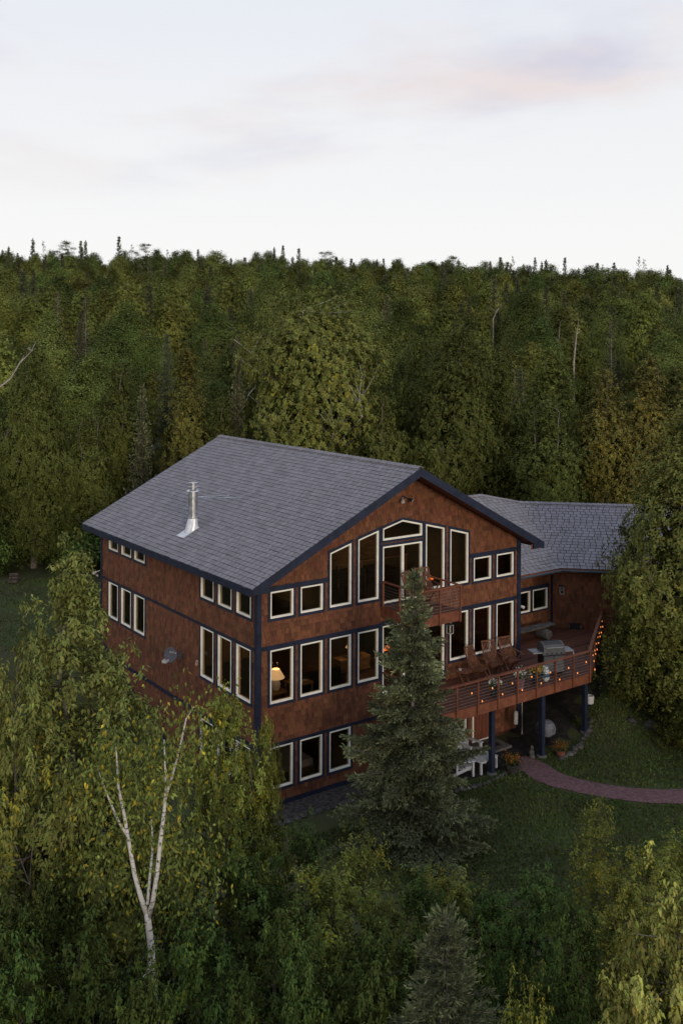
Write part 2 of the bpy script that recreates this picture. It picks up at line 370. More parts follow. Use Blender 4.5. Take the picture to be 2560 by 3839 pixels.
def ribbon(name, pts, widths, mat, lift, kind='structure', thick=0.05):
    P = [np.array(p, float) for p in pts]
    # Catmull-Rom
    Q = []; Wd = []
    for i in range(len(P) - 1):
        p0, p1, p2, p3 = P[max(i - 1, 0)], P[i], P[i + 1], P[min(i + 2, len(P) - 1)]
        for t in np.linspace(0, 1, 14, endpoint=False):
            Q.append(.5 * ((2 * p1) + (-p0 + p2) * t + (2 * p0 - 5 * p1 + 4 * p2 - p3) * t * t + (-p0 + 3 * p1 - 3 * p2 + p3) * t ** 3)); Wd.append(widths[i] * (1 - t) + widths[i + 1] * t)
    Q.append(P[-1]); Wd.append(widths[-1])
    vs, fs = [], []
    rr = np.random.default_rng(3)
    for i, q in enumerate(Q):
        d = Q[min(i + 1, len(Q) - 1)] - Q[max(i - 1, 0)]; n = np.array([-d[1], d[0]]) / np.hypot(*d)
        for k in range(5):
            o = (k / 2 - 1) * Wd[i] / 2 * (1 + (rr.uniform(-.05, .05) if k in (0, 4) else 0))
            x, y = q + n * o; vs.append((x, y, g1(x, y) + lift - (0.012 if k in (0, 4) else 0)))
    for i in range(len(Q) - 1):
        for k in range(4): a = i * 5 + k; fs.append((a, a + 1, a + 6, a + 5))
    me = bpy.data.meshes.new(name); me.from_pydata(vs, [], fs); me.update(); me.materials.append(M[mat])
    return tag(mobj(name, me), kind=kind)
ribbon('garden_path', [(9.9, -2.0), (9.95, -2.9), (9.8, -3.8), (10.15, -4.95), (11.1, -6.4), (12.3, -7.4), (14.2, -8.4), (17.5, -9.6), (22, -10.6)], [1.2, 1.15, 1.15, 1.05, 1.05, 1.1, 1.15, 1.2, 1.2], 'gravelpath', 0.035)
ribbon('gravel_bed', [(-.6, -.62), (1.5, -.62), (4, -.62), (6.2, -.72), (7.6, -1.0)], [1.0, 1.15, 1.1, 1.2, 1.6], 'bedgravel', 0.02)
ribbon('deck_shade_sheet', [(11.6, .6), (13.5, .5), (15.5, .6), (17, .4)], [4.2, 4.4, 4.2, 3.6], 'deckshade', 0.03)  # dark sheet laid over the ground in place of shade below the deck
ribbon('patio', [(7.2, -1.2), (9.5, -1.25), (11.5, -1.25), (13.3, -1.2)], [2.1, 2.2, 2.2, 2.0], 'deckshade', 0.012)  # patio ground, darkened in colour to stand for the deck's shade


# ------------------------------------------------------------------ the house
W_, L_ = 12.09, 12.75                  # facade width, side length
RX, RZ, EZ, OV = 6.05, 10.98, 7.54, 0.65
SL = (RZ - EZ) / (RX + OV)
def front(a, b, c): return (a, -c, b)              # facade: a along x, b up, c outwards
def side(a, b, c): return (-c, a, b)               # long left side: a along y
WGY = 2.55; WC = (16.85, WGY)                      # the wing's first wall and its inside corner
def wing1(a, b, c): return (a, WGY - c, b)
S2 = math.sqrt(.5)
def wing2(a, b, c): return (WC[0] + a * S2 - c * S2, WC[1] - a * S2 - c * S2, b)   # second wall, turned by 45 degrees

house = thing('house', 'large brown shingled three storey house with navy trim and slate grey roof', 'house')

def rect(a0, a1, b0, b1): return [(a0, b0), (a1, b0), (a1, b1), (a0, b1)]
OPEN = {'front': [], 'side': [], 'wing1': [], 'wing2': []}
FN = {'front': front, 'side': side, 'wing1': wing1, 'wing2': wing2}

def window(wall, poly, casing=0.1, mull=None, name='window', flip=False, frame=.044, sash=True):
    fn = FN[wall]
    if flip: pass
    OPEN[wall].append(poly)
    f = MB()
    inn = offset_poly(poly, -frame)
    f.ring(poly, inn, fn, -.10, .046)
    if sash:
        f.ring(offset_poly(poly, -frame - .001), offset_poly(poly, -frame - .016), fn, -.08, .02)
    for m_ in (mull or []):
        z0, z1 = inn[0][1], max(p[1] for p in inn)
        f.hexa([fn(m_ - .045, z0, -.06), fn(m_ + .045, z0, -.06), fn(m_ + .045, z0, .06), fn(m_ - .045, z0, .06), fn(m_ - .045, z1, -.06), fn(m_ + .045, z1, -.06), fn(m_ + .045, z1, .06), fn(m_ - .045, z1, .06)])
    o = f.build(name, 'white', house)
    xs_ = [inn[0][0]] + (mull or []) + [inn[1][0]]
    gl = offset_poly(poly, -frame - .012)
    if mull:
        for k in range(len(xs_) - 1):
            g = rect(xs_[k] + (.03 if k else -.01), xs_[k + 1] - (.03 if k < len(xs_) - 2 else -.01), gl[0][1], gl[2][1])
            c = -.01 - .02 * (k % 2)
            MB().prism([fn(a, b, c) for a, b in g], [fn(a, b, c - .008) for a, b in g]).build('pane', 'glass', o)
    else:
        MB().prism([fn(a, b, -.01) for a, b in gl], [fn(a, b, -.018) for a, b in gl]).build('pane', 'glass', o)
    if casing:
        MB().ring(offset_poly(poly, casing), offset_poly(poly, .002), fn, 0.0, .042).build('casing', 'navy', o)
    return o

# facade windows
XW = [(0.46, 1.36), (1.66, 2.56), (2.87, 3.77), (4.08, 4.98)]
XR = [(8.41, 9.32), (9.62, 10.53), (10.84, 11.76)]
for x0, x1 in XW[:2] + XR[1:]: window('front', rect(x0, x1, 6.27, 7.16))
for x0, x1 in XW + XR: window('front', rect(x0, x1, 3.44, 5.22))
for x0, x1 in XW[:3]: window('front', rect(x0, x1, 0.60, 1.99))
def trap(x0, x1, zb, zl, zr): return [(x0, zb), (x1, zb), (x1, zr), (x0, zl)]
window('front', trap(2.87, 3.77, 6.28, 8.16, 8.41)); window('front', trap(4.08, 4.98, 6.28, 8.49, 8.72), casing=.098)
window('front', trap(7.20, 8.11, 6.28, 8.72, 8.49), casing=.092); window('front', trap(8.41, 9.32, 6.28, 8.41, 8.17))
window('front', [(5.18, 8.33), (7.01, 8.33), (7.01, 8.76), (6.095, 8.985), (5.18, 8.76)], casing=.094)
window('front', rect(5.18, 7.01, 6.07, 8.11), casing=.094, mull=[6.095], name='sliding_door')
window('front', rect(5.18, 8.11, 2.86, 5.26), casing=.098, mull=[6.16, 7.14], name='sliding_door')
window('front', rect(7.48, 9.26, 0.61, 1.99), casing=.08, mull=[8.37])
# left side windows (front group of three, rear group of three)
YF = [(0.39, 1.33), (1.67, 2.60), (2.93, 3.87)]; YB = [(8.57, 9.53), (9.85, 10.79), (11.15, 12.09)]
for y0, y1 in YF:
    window('side', rect(y0, y1, 6.27, 7.16)); window('side', rect(y0, y1, 3.44, 5.22)); window('side', rect(y0, y1, 0.60, 1.95))
for y0, y1 in YB:
    window('side', rect(y0, y1, 6.61, 7.20)); window('side', rect(y0, y1, 3.74, 5.22))
for x0, x1 in ((14.49, 15.40), (15.57, 16.50)): window('wing1', rect(x0, x1, 3.67, 4.58), casing=.075)
# ground floor door under the deck
dpoly = rect(9.58, 10.50, 0.06, 2.10); OPEN['front'].append(dpoly)
dr = MB().box(9.64, -.03, .07, 10.44, .03, 2.04)
for a0, a1, b0, b1 in ((9.70, 10.0, .25, .95), (10.08, 10.38, .25, .95), (9.70, 10.0, 1.1, 1.9), (10.08, 10.38, 1.1, 1.9)): dr.box(a0, -.045, b0, a1, -.029, b1)
dob = dr.build('door', 'door', house)
MB().ring(dpoly, offset_poly(dpoly, -.058), front, -.08, .06).build('frame', 'white', dob)
MB().tube([(10.36, -.03, 1.02), (10.36, -.09, 1.02), (10.28, -.09, 1.02)], .012, 6).build('handle', 'chrome', dob)

# walls: vertical strips with the openings cut out
def build_wall(wall, a0, a1, b0, top, name='wall', thick=.18, breaks=()):
    fn = FN[wall]; br = {a0, a1, *breaks}
    for p in OPEN[wall]: br |= {q[0] for q in p}
    br = sorted(b for b in br if a0 <= b <= a1)
    mb = MB()
    def span(p, a):          # bottom and top of an opening at a
        zs = []
        for i in range(len(p)):
            q, r = p[i], p[(i + 1) % len(p)]
            if abs(q[0] - r[0]) < 1e-9: continue
            t = (a - q[0]) / (r[0] - q[0])
            if -1e-9 <= t <= 1 + 1e-9: zs.append(q[1] + t * (r[1] - q[1]))
        return (min(zs), max(zs)) if zs else None
    for s0, s1 in zip(br, br[1:]):
        if s1 - s0 < 1e-4: continue
        cut = []
        for p in OPEN[wall]:
            if min(q[0] for q in p) <= s0 + 1e-6 and max(q[0] for q in p) >= s1 - 1e-6:
                l, r = span(p, s0 + 1e-7), span(p, s1 - 1e-7)
                if l and r: cut.append((l[0], l[1], r[0], r[1]))
        cut.sort(); lo = (b0, b0)
        for l0, l1, r0, r1 in cut + [(top(s0), 0, top(s1), 0)]:
            if l0 > lo[0] + 1e-4 or r0 > lo[1] + 1e-4:
                mb.hexa([fn(s0, lo[0], 0), fn(s1, lo[1], 0), fn(s1, lo[1], -thick), fn(s0, lo[0], -thick), fn(s0, l0, 0), fn(s1, r0, 0), fn(s1, r0, -thick), fn(s0, l0, -thick)])
            lo = (l1, r1)
    return mb.build(name, 'wallback', house)
def gable(a): return (EZ + SL * (a + OV) if a <= RX else EZ + SL * (2 * RX + OV - a)) - .235
wallF = build_wall('front', 0, W_, -.3, gable, breaks=(RX,))
wallS = build_wall('side', 0.185, L_, -.3, lambda a: 7.60)
wall1 = build_wall('wing1', W_ + .01, WC[0], 0.5, lambda a: 5.62)
wall2 = build_wall('wing2', 0.0, 8.5, 0.5, lambda a: 5.30)
MB().box(W_ - .18, .185, -.3, W_, L_, 7.6).build('wall', 'siding', house)
mbk = MB(); mbk.prism([(0.0, L_, -.3), (W_, L_, -.3), (W_, L_, gable(W_)), (RX, L_, gable(RX)), (0.0, L_, gable(0))], [(0.0, L_ + .18, -.3), (W_, L_ + .18, -.3), (W_, L_ + .18, gable(W_)), (RX, L_ + .18, gable(RX)), (0.0, L_ + .18, gable(0))])
mbk.build('wall', 'siding', house)
MB().box(W_ + .02, 9.2, 0, 22, 9.4, 5.2).build('wall', 'siding', house)

# cedar shingle siding: the 300 nearest pieces are objects, the rest one mesh per wall
def minus(r, hole):
    a0, a1, b0, b1 = r; h0, h1, k0, k1 = hole
    if h1 <= a0 or h0 >= a1 or k1 <= b0 or k0 >= b1: return [r]
    o = []
    if h0 > a0: o.append((a0, h0, b0, b1))
    if h1 < a1: o.append((h1, a1, b0, b1))
    m0, m1 = max(a0, h0), min(a1, h1)
    if k0 > b0: o.append((m0, m1, b0, k0))
    if k1 < b1: o.append((m0, m1, k1, b1))
    return [q for q in o if q[1] - q[0] > .012 and q[3] - q[2] > .012]
pieces = []
def siding(wall, a0, a1, b0, top, seed, low=None):
    r_ = random.Random(seed); e = .19; b = b0; fn = FN[wall]
    while b < top((a0 + a1) / 2) + 3:
        a = a0 - r_.random() * .12
        any_ = False
        while a < a1:
            wd = r_.choice((.09, .11, .13, .15, .18, .21)) * r_.uniform(.9, 1.1)
            p0, p1 = max(a, a0), min(a + wd - .006, a1); a += wd
            if p1 - p0 < .015: continue
            mid = (p0 + p1) / 2; tp = min(top(p0), top(p1)); t1 = min(b + e + .005, tp)
            if t1 - b < .02: continue
            any_ = True
            if low and t1 < low(mid): continue
            rects = [(p0, p1, b + r_.uniform(-.008, .008), t1)]; whole = t1 == b + e + .005
            for p in OPEN[wall]:
                pa0, pa1 = min(q[0] for q in p), max(q[0] for q in p)
                if mid < pa0 - .3 or mid > pa1 + .3: continue
                xx = min(max(mid, pa0), pa1)
                zz = []
                for i in range(len(p)):
                    q, s = p[i], p[(i + 1) % len(p)]
                    if abs(q[0] - s[0]) > 1e-9:
                        t = (xx - q[0]) / (s[0] - q[0])
                        if -1e-9 <= t <= 1 + 1e-9: zz.append(q[1] + t * (s[1] - q[1]))
                hole = (pa0 - .02, pa1 + .02, min(zz) - .02, max(zz) + .02)
                n_ = []
                for rc in rects: n_ += minus(rc, hole)
                if len(n_) != 1 or (rects and n_[0] != rects[0]): whole = False
                rects = n_
            for rc in rects:
                pieces.append((wall, rc, whole and len(rects) == 1, r_.uniform(.026, .044)))
        b += e
        if not any_: break
siding('front', .0, W_, .16, gable, 1)
siding('side', .0, L_ + .18, .1, lambda a: 7.59, 2, low=lambda a: g1(0, a) - .3)
siding('wing1', W_ + .02, WC[0], 2.4, lambda a: 5.60, 3)
siding('wing2', .02, 8.4, 1.4, lambda a: 5.28, 4)
cand = []
for i, (wl, (a0, a1, b0, b1), whole, th) in enumerate(pieces):
    if whole and wl in ('front', 'side') and b0 > 2.3 and not (wl == 'front' and 5.0 < a0 and b0 < 6):
        p = np.array(FN[wl](a0, b0, 0)); d = p - CAM; dist = np.linalg.norm(d)
        cosv = abs(d[1] if wl == 'front' else d[0]) / dist
        cand.append((-(a1 - a0) * (b1 - b0) * cosv / dist ** 2, i))
cand.sort(); chosen = {i for _, i in cand[:300]}
wall_obj = {'front': wallF, 'side': wallS, 'wing1': wall1, 'wing2': wall2}
unit = {}
for wl, fn in (('front', front), ('side', side)):
    t0, t1 = .036, .014
    vs = [fn(a, b, c) for a, b, c in ((0, 0, .001), (1, 0, .001), (1, 0, t0), (0, 0, t0), (0, 1, .001), (1, 1, .001), (1, 1, t1), (0, 1, t1))]
    unit[wl] = MB().hexa(vs).mesh('siding_shingle', 'siding')
mass = {k: MB() for k in FN}
for i, (wl, (a0, a1, b0, b1), whole, th) in enumerate(pieces):
    if i in chosen:
        o = mobj('siding_shingle', unit[wl], wall_obj[wl], FN[wl](a0, b0, random.uniform(-.003, .004)))
        o.scale = (a1 - a0, 1, b1 - b0) if wl == 'front' else (1, a1 - a0, b1 - b0)
    else:
        fn = FN[wl]; t0, t1 = th, th - .020
        mass[wl].hexa([fn(a0, b0, .001), fn(a1, b0, .001), fn(a1, b0, t0), fn(a0, b0, t0), fn(a0, b1, .001), fn(a1, b1, .001), fn(a1, b1, t1), fn(a0, b1, t1)])
for k, mb in mass.items(): tag(mb.build('siding_shingles', 'siding', wall_obj[k]), kind='stuff')

# navy boards
def board(wall, a0, a1, b0, b1, c=.05, name='trim_board'):
    fn = FN[wall]
    return MB().hexa([fn(a0, b0, .0005), fn(a1, b0, .0005), fn(a1, b0, c), fn(a0, b0, c), fn(a0, b1, .0005), fn(a1, b1, .0005), fn(a1, b1, c), fn(a0, b1, c)]).build(name, 'navy', house)
board('front', .105, 5.08, 5.245, 5.385); board('front', 8.215, 11.965, 5.245, 5.385); board('front', 5.08, 8.215, 5.285, 5.425)
board('front', .105, 2.765, 7.185, 7.335); board('front', 9.425, 11.965, 7.185, 7.335)
board('front', .105, 5.6, 2.01, 2.11); board('front', .105, 7.3, -.2, .16)
board('side', .11, L_, 5.245, 5.335); board('side', .11, L_, 2.0, 2.13)
MB().box(-.068, -.068, -.3, .10, .0, gable(0) - .1).box(-.068, .0, -.3, .0, .11, 7.45).build('corner_post', 'navy', house)
MB().box(W_ - .12, -.068, -.3, W_ + .068, .0, gable(W_)).box(W_, .0, -.3, W_ + .068, .12, 7.5).build('corner_post', 'navy', house)
MB().box(-.068, L_ + .06, 0, -.0, L_ + .19, 7.45).build('corner_post', 'navy', house)
MB().box(WC[0] - .13, WGY - .06, 2.6, WC[0] - .02, WGY - .001, 5.5).build('corner_post', 'navy', house)
board('wing1', 14.35, 16.60, 4.66, 4.76)
gb = MB()                       # sloping board that follows the rising grade on the long side
for y0 in np.arange(4.0, L_, .5):
    y1 = min(y0 + .5, L_); gb.hexa([(-.045, y0, g1(0, y0) - .2), (-.045, y1, g1(0, y1) - .2), (-.001, y1, g1(0, y1) - .2), (-.001, y0, g1(0, y0) - .2), (-.045, y0, g1(0, y0) + .2), (-.045, y1, g1(0, y1) + .2), (-.001, y1, g1(0, y1) + .2), (-.001, y0, g1(0, y0) + .2)])
gb.build('base_board', 'navy', house)

# interior shell
MB().box(.19, .19, 5.74, W_ - .19, L_ - .02, 5.98).build('interior_floor', 'floorin', house)
MB().box(.19, .19, 2.55, W_ - .19, L_ - .02, 2.80).build('interior_floor', 'floorin', house)
MB().box(.19, .19, -.2, W_ - .19, L_ - .02, .03).build('interior_floor', 'floorin', house)
MB().box(.19, 6.2, .04, W_ - .19, 6.35, 2.54).build('interior_wall', 'plaster', house)
MB().box(.19, 6.4, 2.81, 8.6, 6.55, 5.73).box(8.7, 5.2, 2.81, W_ - .19, 5.35, 5.73).build('interior_wall', 'plaster', house)
MB().box(3.9, .25, .04, 4.0, 6.15, 2.54).box(7.2, .25, .04, 7.3, 6.15, 2.54).build('interior_wall', 'plaster', house)
mbi = MB(); mbi.prism([(.2, 5.6, 6.0), (W_ - .2, 5.6, 6.0), (W_ - .2, 5.6, 7.6), (RX, 5.6, 10.6), (.2, 5.6, 7.6)], [(.2, 5.7, 6.0), (W_ - .2, 5.7, 6.0), (W_ - .2, 5.7, 7.6), (RX, 5.7, 10.6), (.2, 5.7, 7.6)])
mbi.build('interior_wall', 'woodin', house)
MB().box(2.75, .3, 6.0, 2.83, 5.5, 8.3).box(9.45, .3, 6.0, 9.53, 5.5, 8.3).build('interior_wall', 'plaster', house)

# roof slabs, soffits, fascia
roof = MB()
YE, YR, YK = -.72, -1.07, 13.5
def slab(pts, t):
    roof.prism([(x, y, z - t) for x, y, z in pts], [(x, y, z - .02) for x, y, z in pts])
E0, E1, R1, R0 = (-OV, YE, EZ), (-OV, YK, EZ), (RX, YK, RZ), (RX, YR, RZ)
F0, F1 = (2 * RX + OV, YE, EZ), (2 * RX + OV, YK, EZ)
slab([E0, R0, R1, E1], .21); slab([R0, F0, F1, R1], .21)
WE, WZ, WP = 2.05, 5.48, .53
wz = lambda y: WZ + WP * (y - WE)
w1 = [(W_ + .1, WE), (16.84, WE), (18.56, 6.20), (16.7, 6.97), (W_ + .1, 6.97)]
slab([(x, y, wz(y)) for x, y in w1], .2)
def w2pt(a, r): return (16.84 + a * S2 + r * S2, WE - a * S2 + r * S2)   # a along the second eave, r up the run
RUN2 = 4.15
vb = ((18.56 - 16.84) * S2 - (6.20 - WE) * S2)     # valley top along the eave
w2 = [(0, 0), (9.2, 0), (9.2, RUN2), (vb, RUN2)]
slab([(*w2pt(a, r), WZ + WP * r) for a, r in w2], .2)
rb = [(*w2pt(vb, RUN2), WZ + WP * RUN2), (*w2pt(9.2, RUN2), WZ + WP * RUN2), (*w2pt(9.2, 2 * RUN2), WZ), (*w2pt(vb, 2 * RUN2), WZ)]
slab(rb, .2)
slab([(W_ + .1, 6.97, wz(6.97)), (16.7, 6.97, wz(6.97)), (18.56, 6.2, wz(6.2)), (21.5, 11.5, WZ), (W_ + .1, 11.9, WZ)], .2)
roofo = roof.build('roof', 'soffit', house)
und = MB()      # underlay just under the shingles
def sheet(pts, dz): und.prism([(x, y, z - dz - .006) for x, y, z in pts], [(x, y, z - dz) for x, y, z in pts])
sheet([E0, R0, R1, E1], .008); sheet([R0, F0, F1, R1], .008)
sheet([(x, y, wz(y)) for x, y in w1], .008); sheet([(*w2pt(a, r), WZ + WP * r) for a, r in w2], .008); sheet(rb, .008)
und.build('underlay', 'roofdark', roofo)
# fascia boards
def vboard(p, q, drop, out, t=.035):
    p, q, out = Vector(p), Vector(q), Vector(out)
    d = Vector((0, 0, -drop)); u = Vector((0, 0, .012)); o = out * t; e = out * .003
    return MB().hexa([p + e + d, q + e + d, q + o + d, p + o + d, p + e + u, q + e + u, q + o + u, p + o + u])
vboard(E0, E1, .25, (-1, 0, 0)).build('fascia', 'navy', roofo)
vboard(F0, F1, .25, (1, 0, 0)).build('fascia', 'navy', roofo)
def rake(e, r, sgn):
    p, q = Vector(e), Vector(r); mb = MB(); t0, t1 = .003, .04
    ln = .62; k = ln / abs(q.x - p.x); m_ = p.lerp(q, k)
    D = .30
    for a, b, da, db in ((p, m_, .19, .19 + ln * SL), (m_, q, D, D)):
        if a is p: db = m_.z - p.z + .19; db = max(db, D)
        mb.hexa([a + Vector((0, -t0, -da)), b + Vector((0, -t0, -db)), b + Vector((0, -t1, -db)), a + Vector((0, -t1, -da)), a + Vector((0, -t0, .012)), b + Vector((0, -t0, .012)), b + Vector((0, -t1, .012)), a + Vector((0, -t1, .012))])
    return mb
rake(E0, R0, 1).build('rake_board', 'navy', roofo); rake(F0, R0, -1).build('rake_board', 'navy', roofo)
vboard(E1, R1, .28, (0, 1, 0)).build('rake_board', 'navy', roofo)
# closing pieces of the box eave at the gable end
MB().box(12.1, -.70, 7.33, 12.72, -.66, 7.52).build('soffit_return', 'soffit', roofo)
# gutter of the wing
g_ = MB(); pa = (W_ + .12, WE - .05, WZ - .12); pb = (16.86, WE - .05, WZ - .12); pc = (*[c - .035 for c in w2pt(9.2, 0)], WZ - .12)
g_.tube([pa, pb], .062, 8).tube([pb, pc], .062, 8); g_.build('gutter', pmat('grey_green_gutter', (0.06, 0.07, 0.085), rough=.5, var=.15), roofo)

# slate-look shingles: clipped to each roof plane
EXP, TW = .205, .275
GAPU, GAPV = .027, .013
tiles = []
def plane_tiles(org, ua, va, poly, seed):
    """org + u*ua + v*va ; poly in (u, v)"""
    r_ = random.Random(seed); u0, u1 = min(p[0] for p in poly), max(p[0] for p in poly); v1 = max(p[1] for p in poly)
    row = 0; v = -.02
    ar = sum(poly[i][0] * poly[(i + 1) % len(poly)][1] - poly[(i + 1) % len(poly)][0] * poly[i][1] for i in range(len(poly)))
    cp = poly if ar > 0 else poly[::-1]
    ext = [(p[0], p[1] - (.03 if p[1] < 1e-6 else 0)) for p in cp]
    while v < v1:
        u = u0 - r_.uniform(0, TW) - (TW / 2 if row % 2 else 0)
        while u < u1:
            wd = TW * r_.uniform(.86, 1.14); j = r_.uniform(-.008, .008)
            q = [(u, v + j), (u + wd - GAPU, v + j), (u + wd - GAPU, v + EXP - GAPV), (u, v + EXP - GAPV)]
            c = clip_poly(q, ext)
            if len(c) >= 3:
                full = len(c) == 4 and all(min(abs(a[0] - b[0]) + abs(a[1] - b[1]) for b in q) < 1e-6 for a in c)
                tiles.append((org, ua, va, c, full, wd - GAPU, (u, v + j), r_.uniform(.014, .022)))
            u += wd
        v += EXP; row += 1
nrm = lambda v: v / np.linalg.norm(v)
vL = nrm(np.array([RX + OV, 0, RZ - EZ])); SLEN = math.hypot(RX + OV, RZ - EZ)
plane_tiles(np.array([-OV - .01, 0, EZ - .005]), np.array([0, 1., 0]), vL, [(YK, 0), (YK, SLEN), (YR - .02, SLEN), (YE - .02, 0)], 11)
vR = nrm(np.array([-(RX + OV), 0, RZ - EZ]))
plane_tiles(np.array([2 * RX + OV + .01, 0, EZ - .005]), np.array([0, 1., 0]), vR, [(YK, 0), (YK, SLEN), (YR - .02, SLEN), (YE - .02, 0)], 12)
vW = nrm(np.array([0, 1, WP])); kW = math.hypot(1, WP)
plane_tiles(np.array([0, WE, WZ]), np.array([1., 0, 0]), vW, [(x, (y - WE) * kW) for x, y in w1], 13)
v2 = nrm(np.array([S2, S2, WP]))
plane_tiles(np.array([16.84, WE, WZ]), np.array([S2, -S2, 0]), v2, [(a, r * kW) for a, r in w2], 14)
cand = []
for i, t in enumerate(tiles):
    if t[4] and t[1][1] == 1.0:
        p = t[0] + t[1] * t[6][0] + t[2] * t[6][1]; n_ = np.cross(t[1], t[2]); d = p - CAM; ds = np.linalg.norm(d)
        if n_[2] < 0: n_ = -n_
        if n_ @ d < 0: cand.append((n_ @ d / ds ** 3 * t[5], i))
cand.sort(); chosen = {i for _, i in cand[:300]}
tm = {}
mass = MB()
for i, (org, ua, va, c, full, wd, uv, th) in enumerate(tiles):
    n_ = np.cross(ua, va); n_ = n_ if n_[2] > 0 else -n_
    if i in chosen:
        key = (tuple(ua), tuple(va))
        if key not in tm:
            t_ = .020
            tm[key] = MB().hexa([tuple(ua * a + va * b * (EXP - GAPV) + n_ * h) for a, b, h in ((0, 0, 0), (1, 0, 0), (1, 1, 0), (0, 1, 0), (0, 0, t_), (1, 0, t_), (1, 1, .006), (0, 1, .006))]).mesh('roof_shingle', 'roof')
        o = mobj('roof_shingle', tm[key], roofo, org + ua * uv[0] + va * uv[1])
        s_ = abs(ua) * (wd - 1) + 1
        if abs(ua[0]) in (0, 1): o.scale = tuple(s_)
    else:
        v0 = uv[1]
        bot = [org + ua * a + va * b for a, b in c]; top_ = [org + ua * a + va * b + n_ * (th - (th - .006) * (b - v0) / EXP) for a, b in c]
        mass.prism([tuple(p) for p in bot], [tuple(p) for p in top_])
tag(mass.build('roof_shingles', 'roof', roofo), kind='stuff')
# ridge caps
def caps(p, q, n1, n2, wd=.15):
    rc = MB(); p, q = np.array(p), np.array(q); L = np.linalg.norm(q - p); n = int(L / .24); d = (q - p) / L
    for k in range(n):
        a = p + d * (k * L / n); b = p + d * ((k + 1) * L / n - .008)
        for nn in (n1, n2):
            nn = np.array(nn); up = np.array([0, 0, 1.])
            h0, h1 = .075, .058
            rc.hexa([a + up * (h0 - .02), b + up * (h1 - .02), b + nn * wd + up * (h1 - .03), a + nn * wd + up * (h0 - .03), a + up * h0, b + up * h1, b + nn * wd + up * h1 - up * .005, a + nn * wd + up * h0 - up * .005])
    rc.build('ridge_cap', 'roof', roofo)
caps(R0, R1, -vL, -vR)
caps((W_ + .1, 6.97, wz(6.97)), (16.7, 6.97, wz(6.97)), -vW, (0, 1, -.5)); caps((16.7, 6.97, wz(6.97)), (18.56, 6.2, wz(6.2)), -vW, (.3, .9, -.5))
caps((*w2pt(vb, RUN2), WZ + WP * RUN2), (*w2pt(9.2, RUN2), WZ + WP * RUN2), -v2, (S2 * .9, S2 * .9, -.5))

# stove pipe chimney
ch = thing('chimney', None, None); ch.parent = house
CX, CY = .80, 6.10; CZ = EZ + SL * (CX + OV)
fl = MB(); cn = np.cross([0, 1, 0], vL); cn = cn if cn[2] > 0 else -cn
base = np.array([CX, CY, CZ]); y_ = np.array([0, 1., 0])
fl.hexa([tuple(base + y_ * a + vL * b + cn * h) for a, b, h in ((-.30, -.60, .022), (.30, -.60, .022), (.30, .16, .022), (-.30, .16, .022), (-.30, -.60, .034), (.30, -.60, .034), (.30, .16, .034), (-.30, .16, .034))])
n = 16; ringb = [base + vL * (-.07 + .30 * math.cos(2 * math.pi * k / n)) + y_ * .27 * math.sin(2 * math.pi * k / n) + cn * .03 for k in range(n)]
ringt = [np.array([CX + .185 * math.cos(2 * math.pi * k / n), CY + .185 * math.sin(2 * math.pi * k / n), CZ + .42]) for k in range(n)]
fl.prism([tuple(p) for p in ringb], [tuple(p) for p in ringt])
fl.build('flashing', 'flash', ch, smooth=False)
MB().lathe([(0.171, 0.300), (0.171, 0.806)], 20, (CX, CY, CZ)).lathe([(0.177, 0.806), (0.177, 0.830)], 20, (CX, CY, CZ)).lathe([(0.171, 0.830), (0.171, 1.438)], 20, (CX, CY, CZ)).build('pipe', 'steel', ch)
MB().lathe([(0.195, 0.410), (0.195, 0.470)], 20, (CX, CY, CZ)).lathe([(0.179, 1.185), (0.179, 1.217)], 20, (CX, CY, CZ)).build('collar', 'steel', ch)
MB().lathe([(0.248, 1.438), (0.236, 1.469), (0.142, 1.501), (0.100, 1.509), (0.100, 1.580), (0.177, 1.588), (0.177, 1.619), (0.130, 1.627)], 20, (CX, CY, CZ)).lathe([(0.124, 1.627), (0.124, 1.746)], 20, (CX, CY, CZ)).lathe([(0.183, 1.738), (0.183, 1.766), (0.024, 1.785)], 20, (CX, CY, CZ)).build('cap', 'steel', ch)
for q in ((2.75, 6.75), (2.78, 5.75)):
    MB().tube([(CX + .14, CY, CZ + 1.20), (q[0], q[1], EZ + SL * (q[0] + OV) + .03)], .013, 6).build('brace', 'steel', ch)
for p in (ch,):
    for k in ('label', 'category'):
        if k in p: del p[k]

# ------------------------------------------------------------------ deck
DZ, DY = 2.75, -2.6
deck = thing('deck', 'raised red brown timber deck with cable railing along the facade', 'deck', (9.2, -1.3, DZ))
DO = Vector((9.2, -1.3, DZ))
def dk(mb, name, mat, parent=deck, **k):
    mb.v = [tuple(Vector(v) - DO) for v in mb.v]; return mb.build(name, mat, parent, **k)
KR = 3.35 / 2.4
PA = [(5.15, DY), (13.25, DY), (13.25 - DY * KR, 0), (5.15, 0)]
PB = [(W_ + .07, 0.0), (13.25 - DY * KR, 0), (18.35, 1.05), (16.85, WGY - .03), (W_ + .07, WGY - .03)]
yb = DY
while yb < WGY - .03:
    q = [(0, yb), (30, yb), (30, yb + .138), (0, yb + .138)]
    for P in (PA, PB):
        c = clip_poly(q, P)
        if len(c) >= 3 and max(p[1] for p in c) - min(p[1] for p in c) > .02:
            if P is PA: c = [(x, min(y, -.07)) for x, y in c]
            dk(MB().prism([(x, y, DZ - .035) for x, y in c], [(x, y, DZ + random.uniform(-.0015, .0015)) for x, y in c]), 'plank', 'deck')
    yb += .144
dk(MB().box(5.15, DY + .01, 2.40, 13.2, -.02, 2.70), 'joists', 'deck')
c = offset_poly(PB, -.05); dk(MB().prism([(x, y, 2.42) for x, y in c], [(x, y, 2.70) for x, y in c]), 'joists', 'deck')
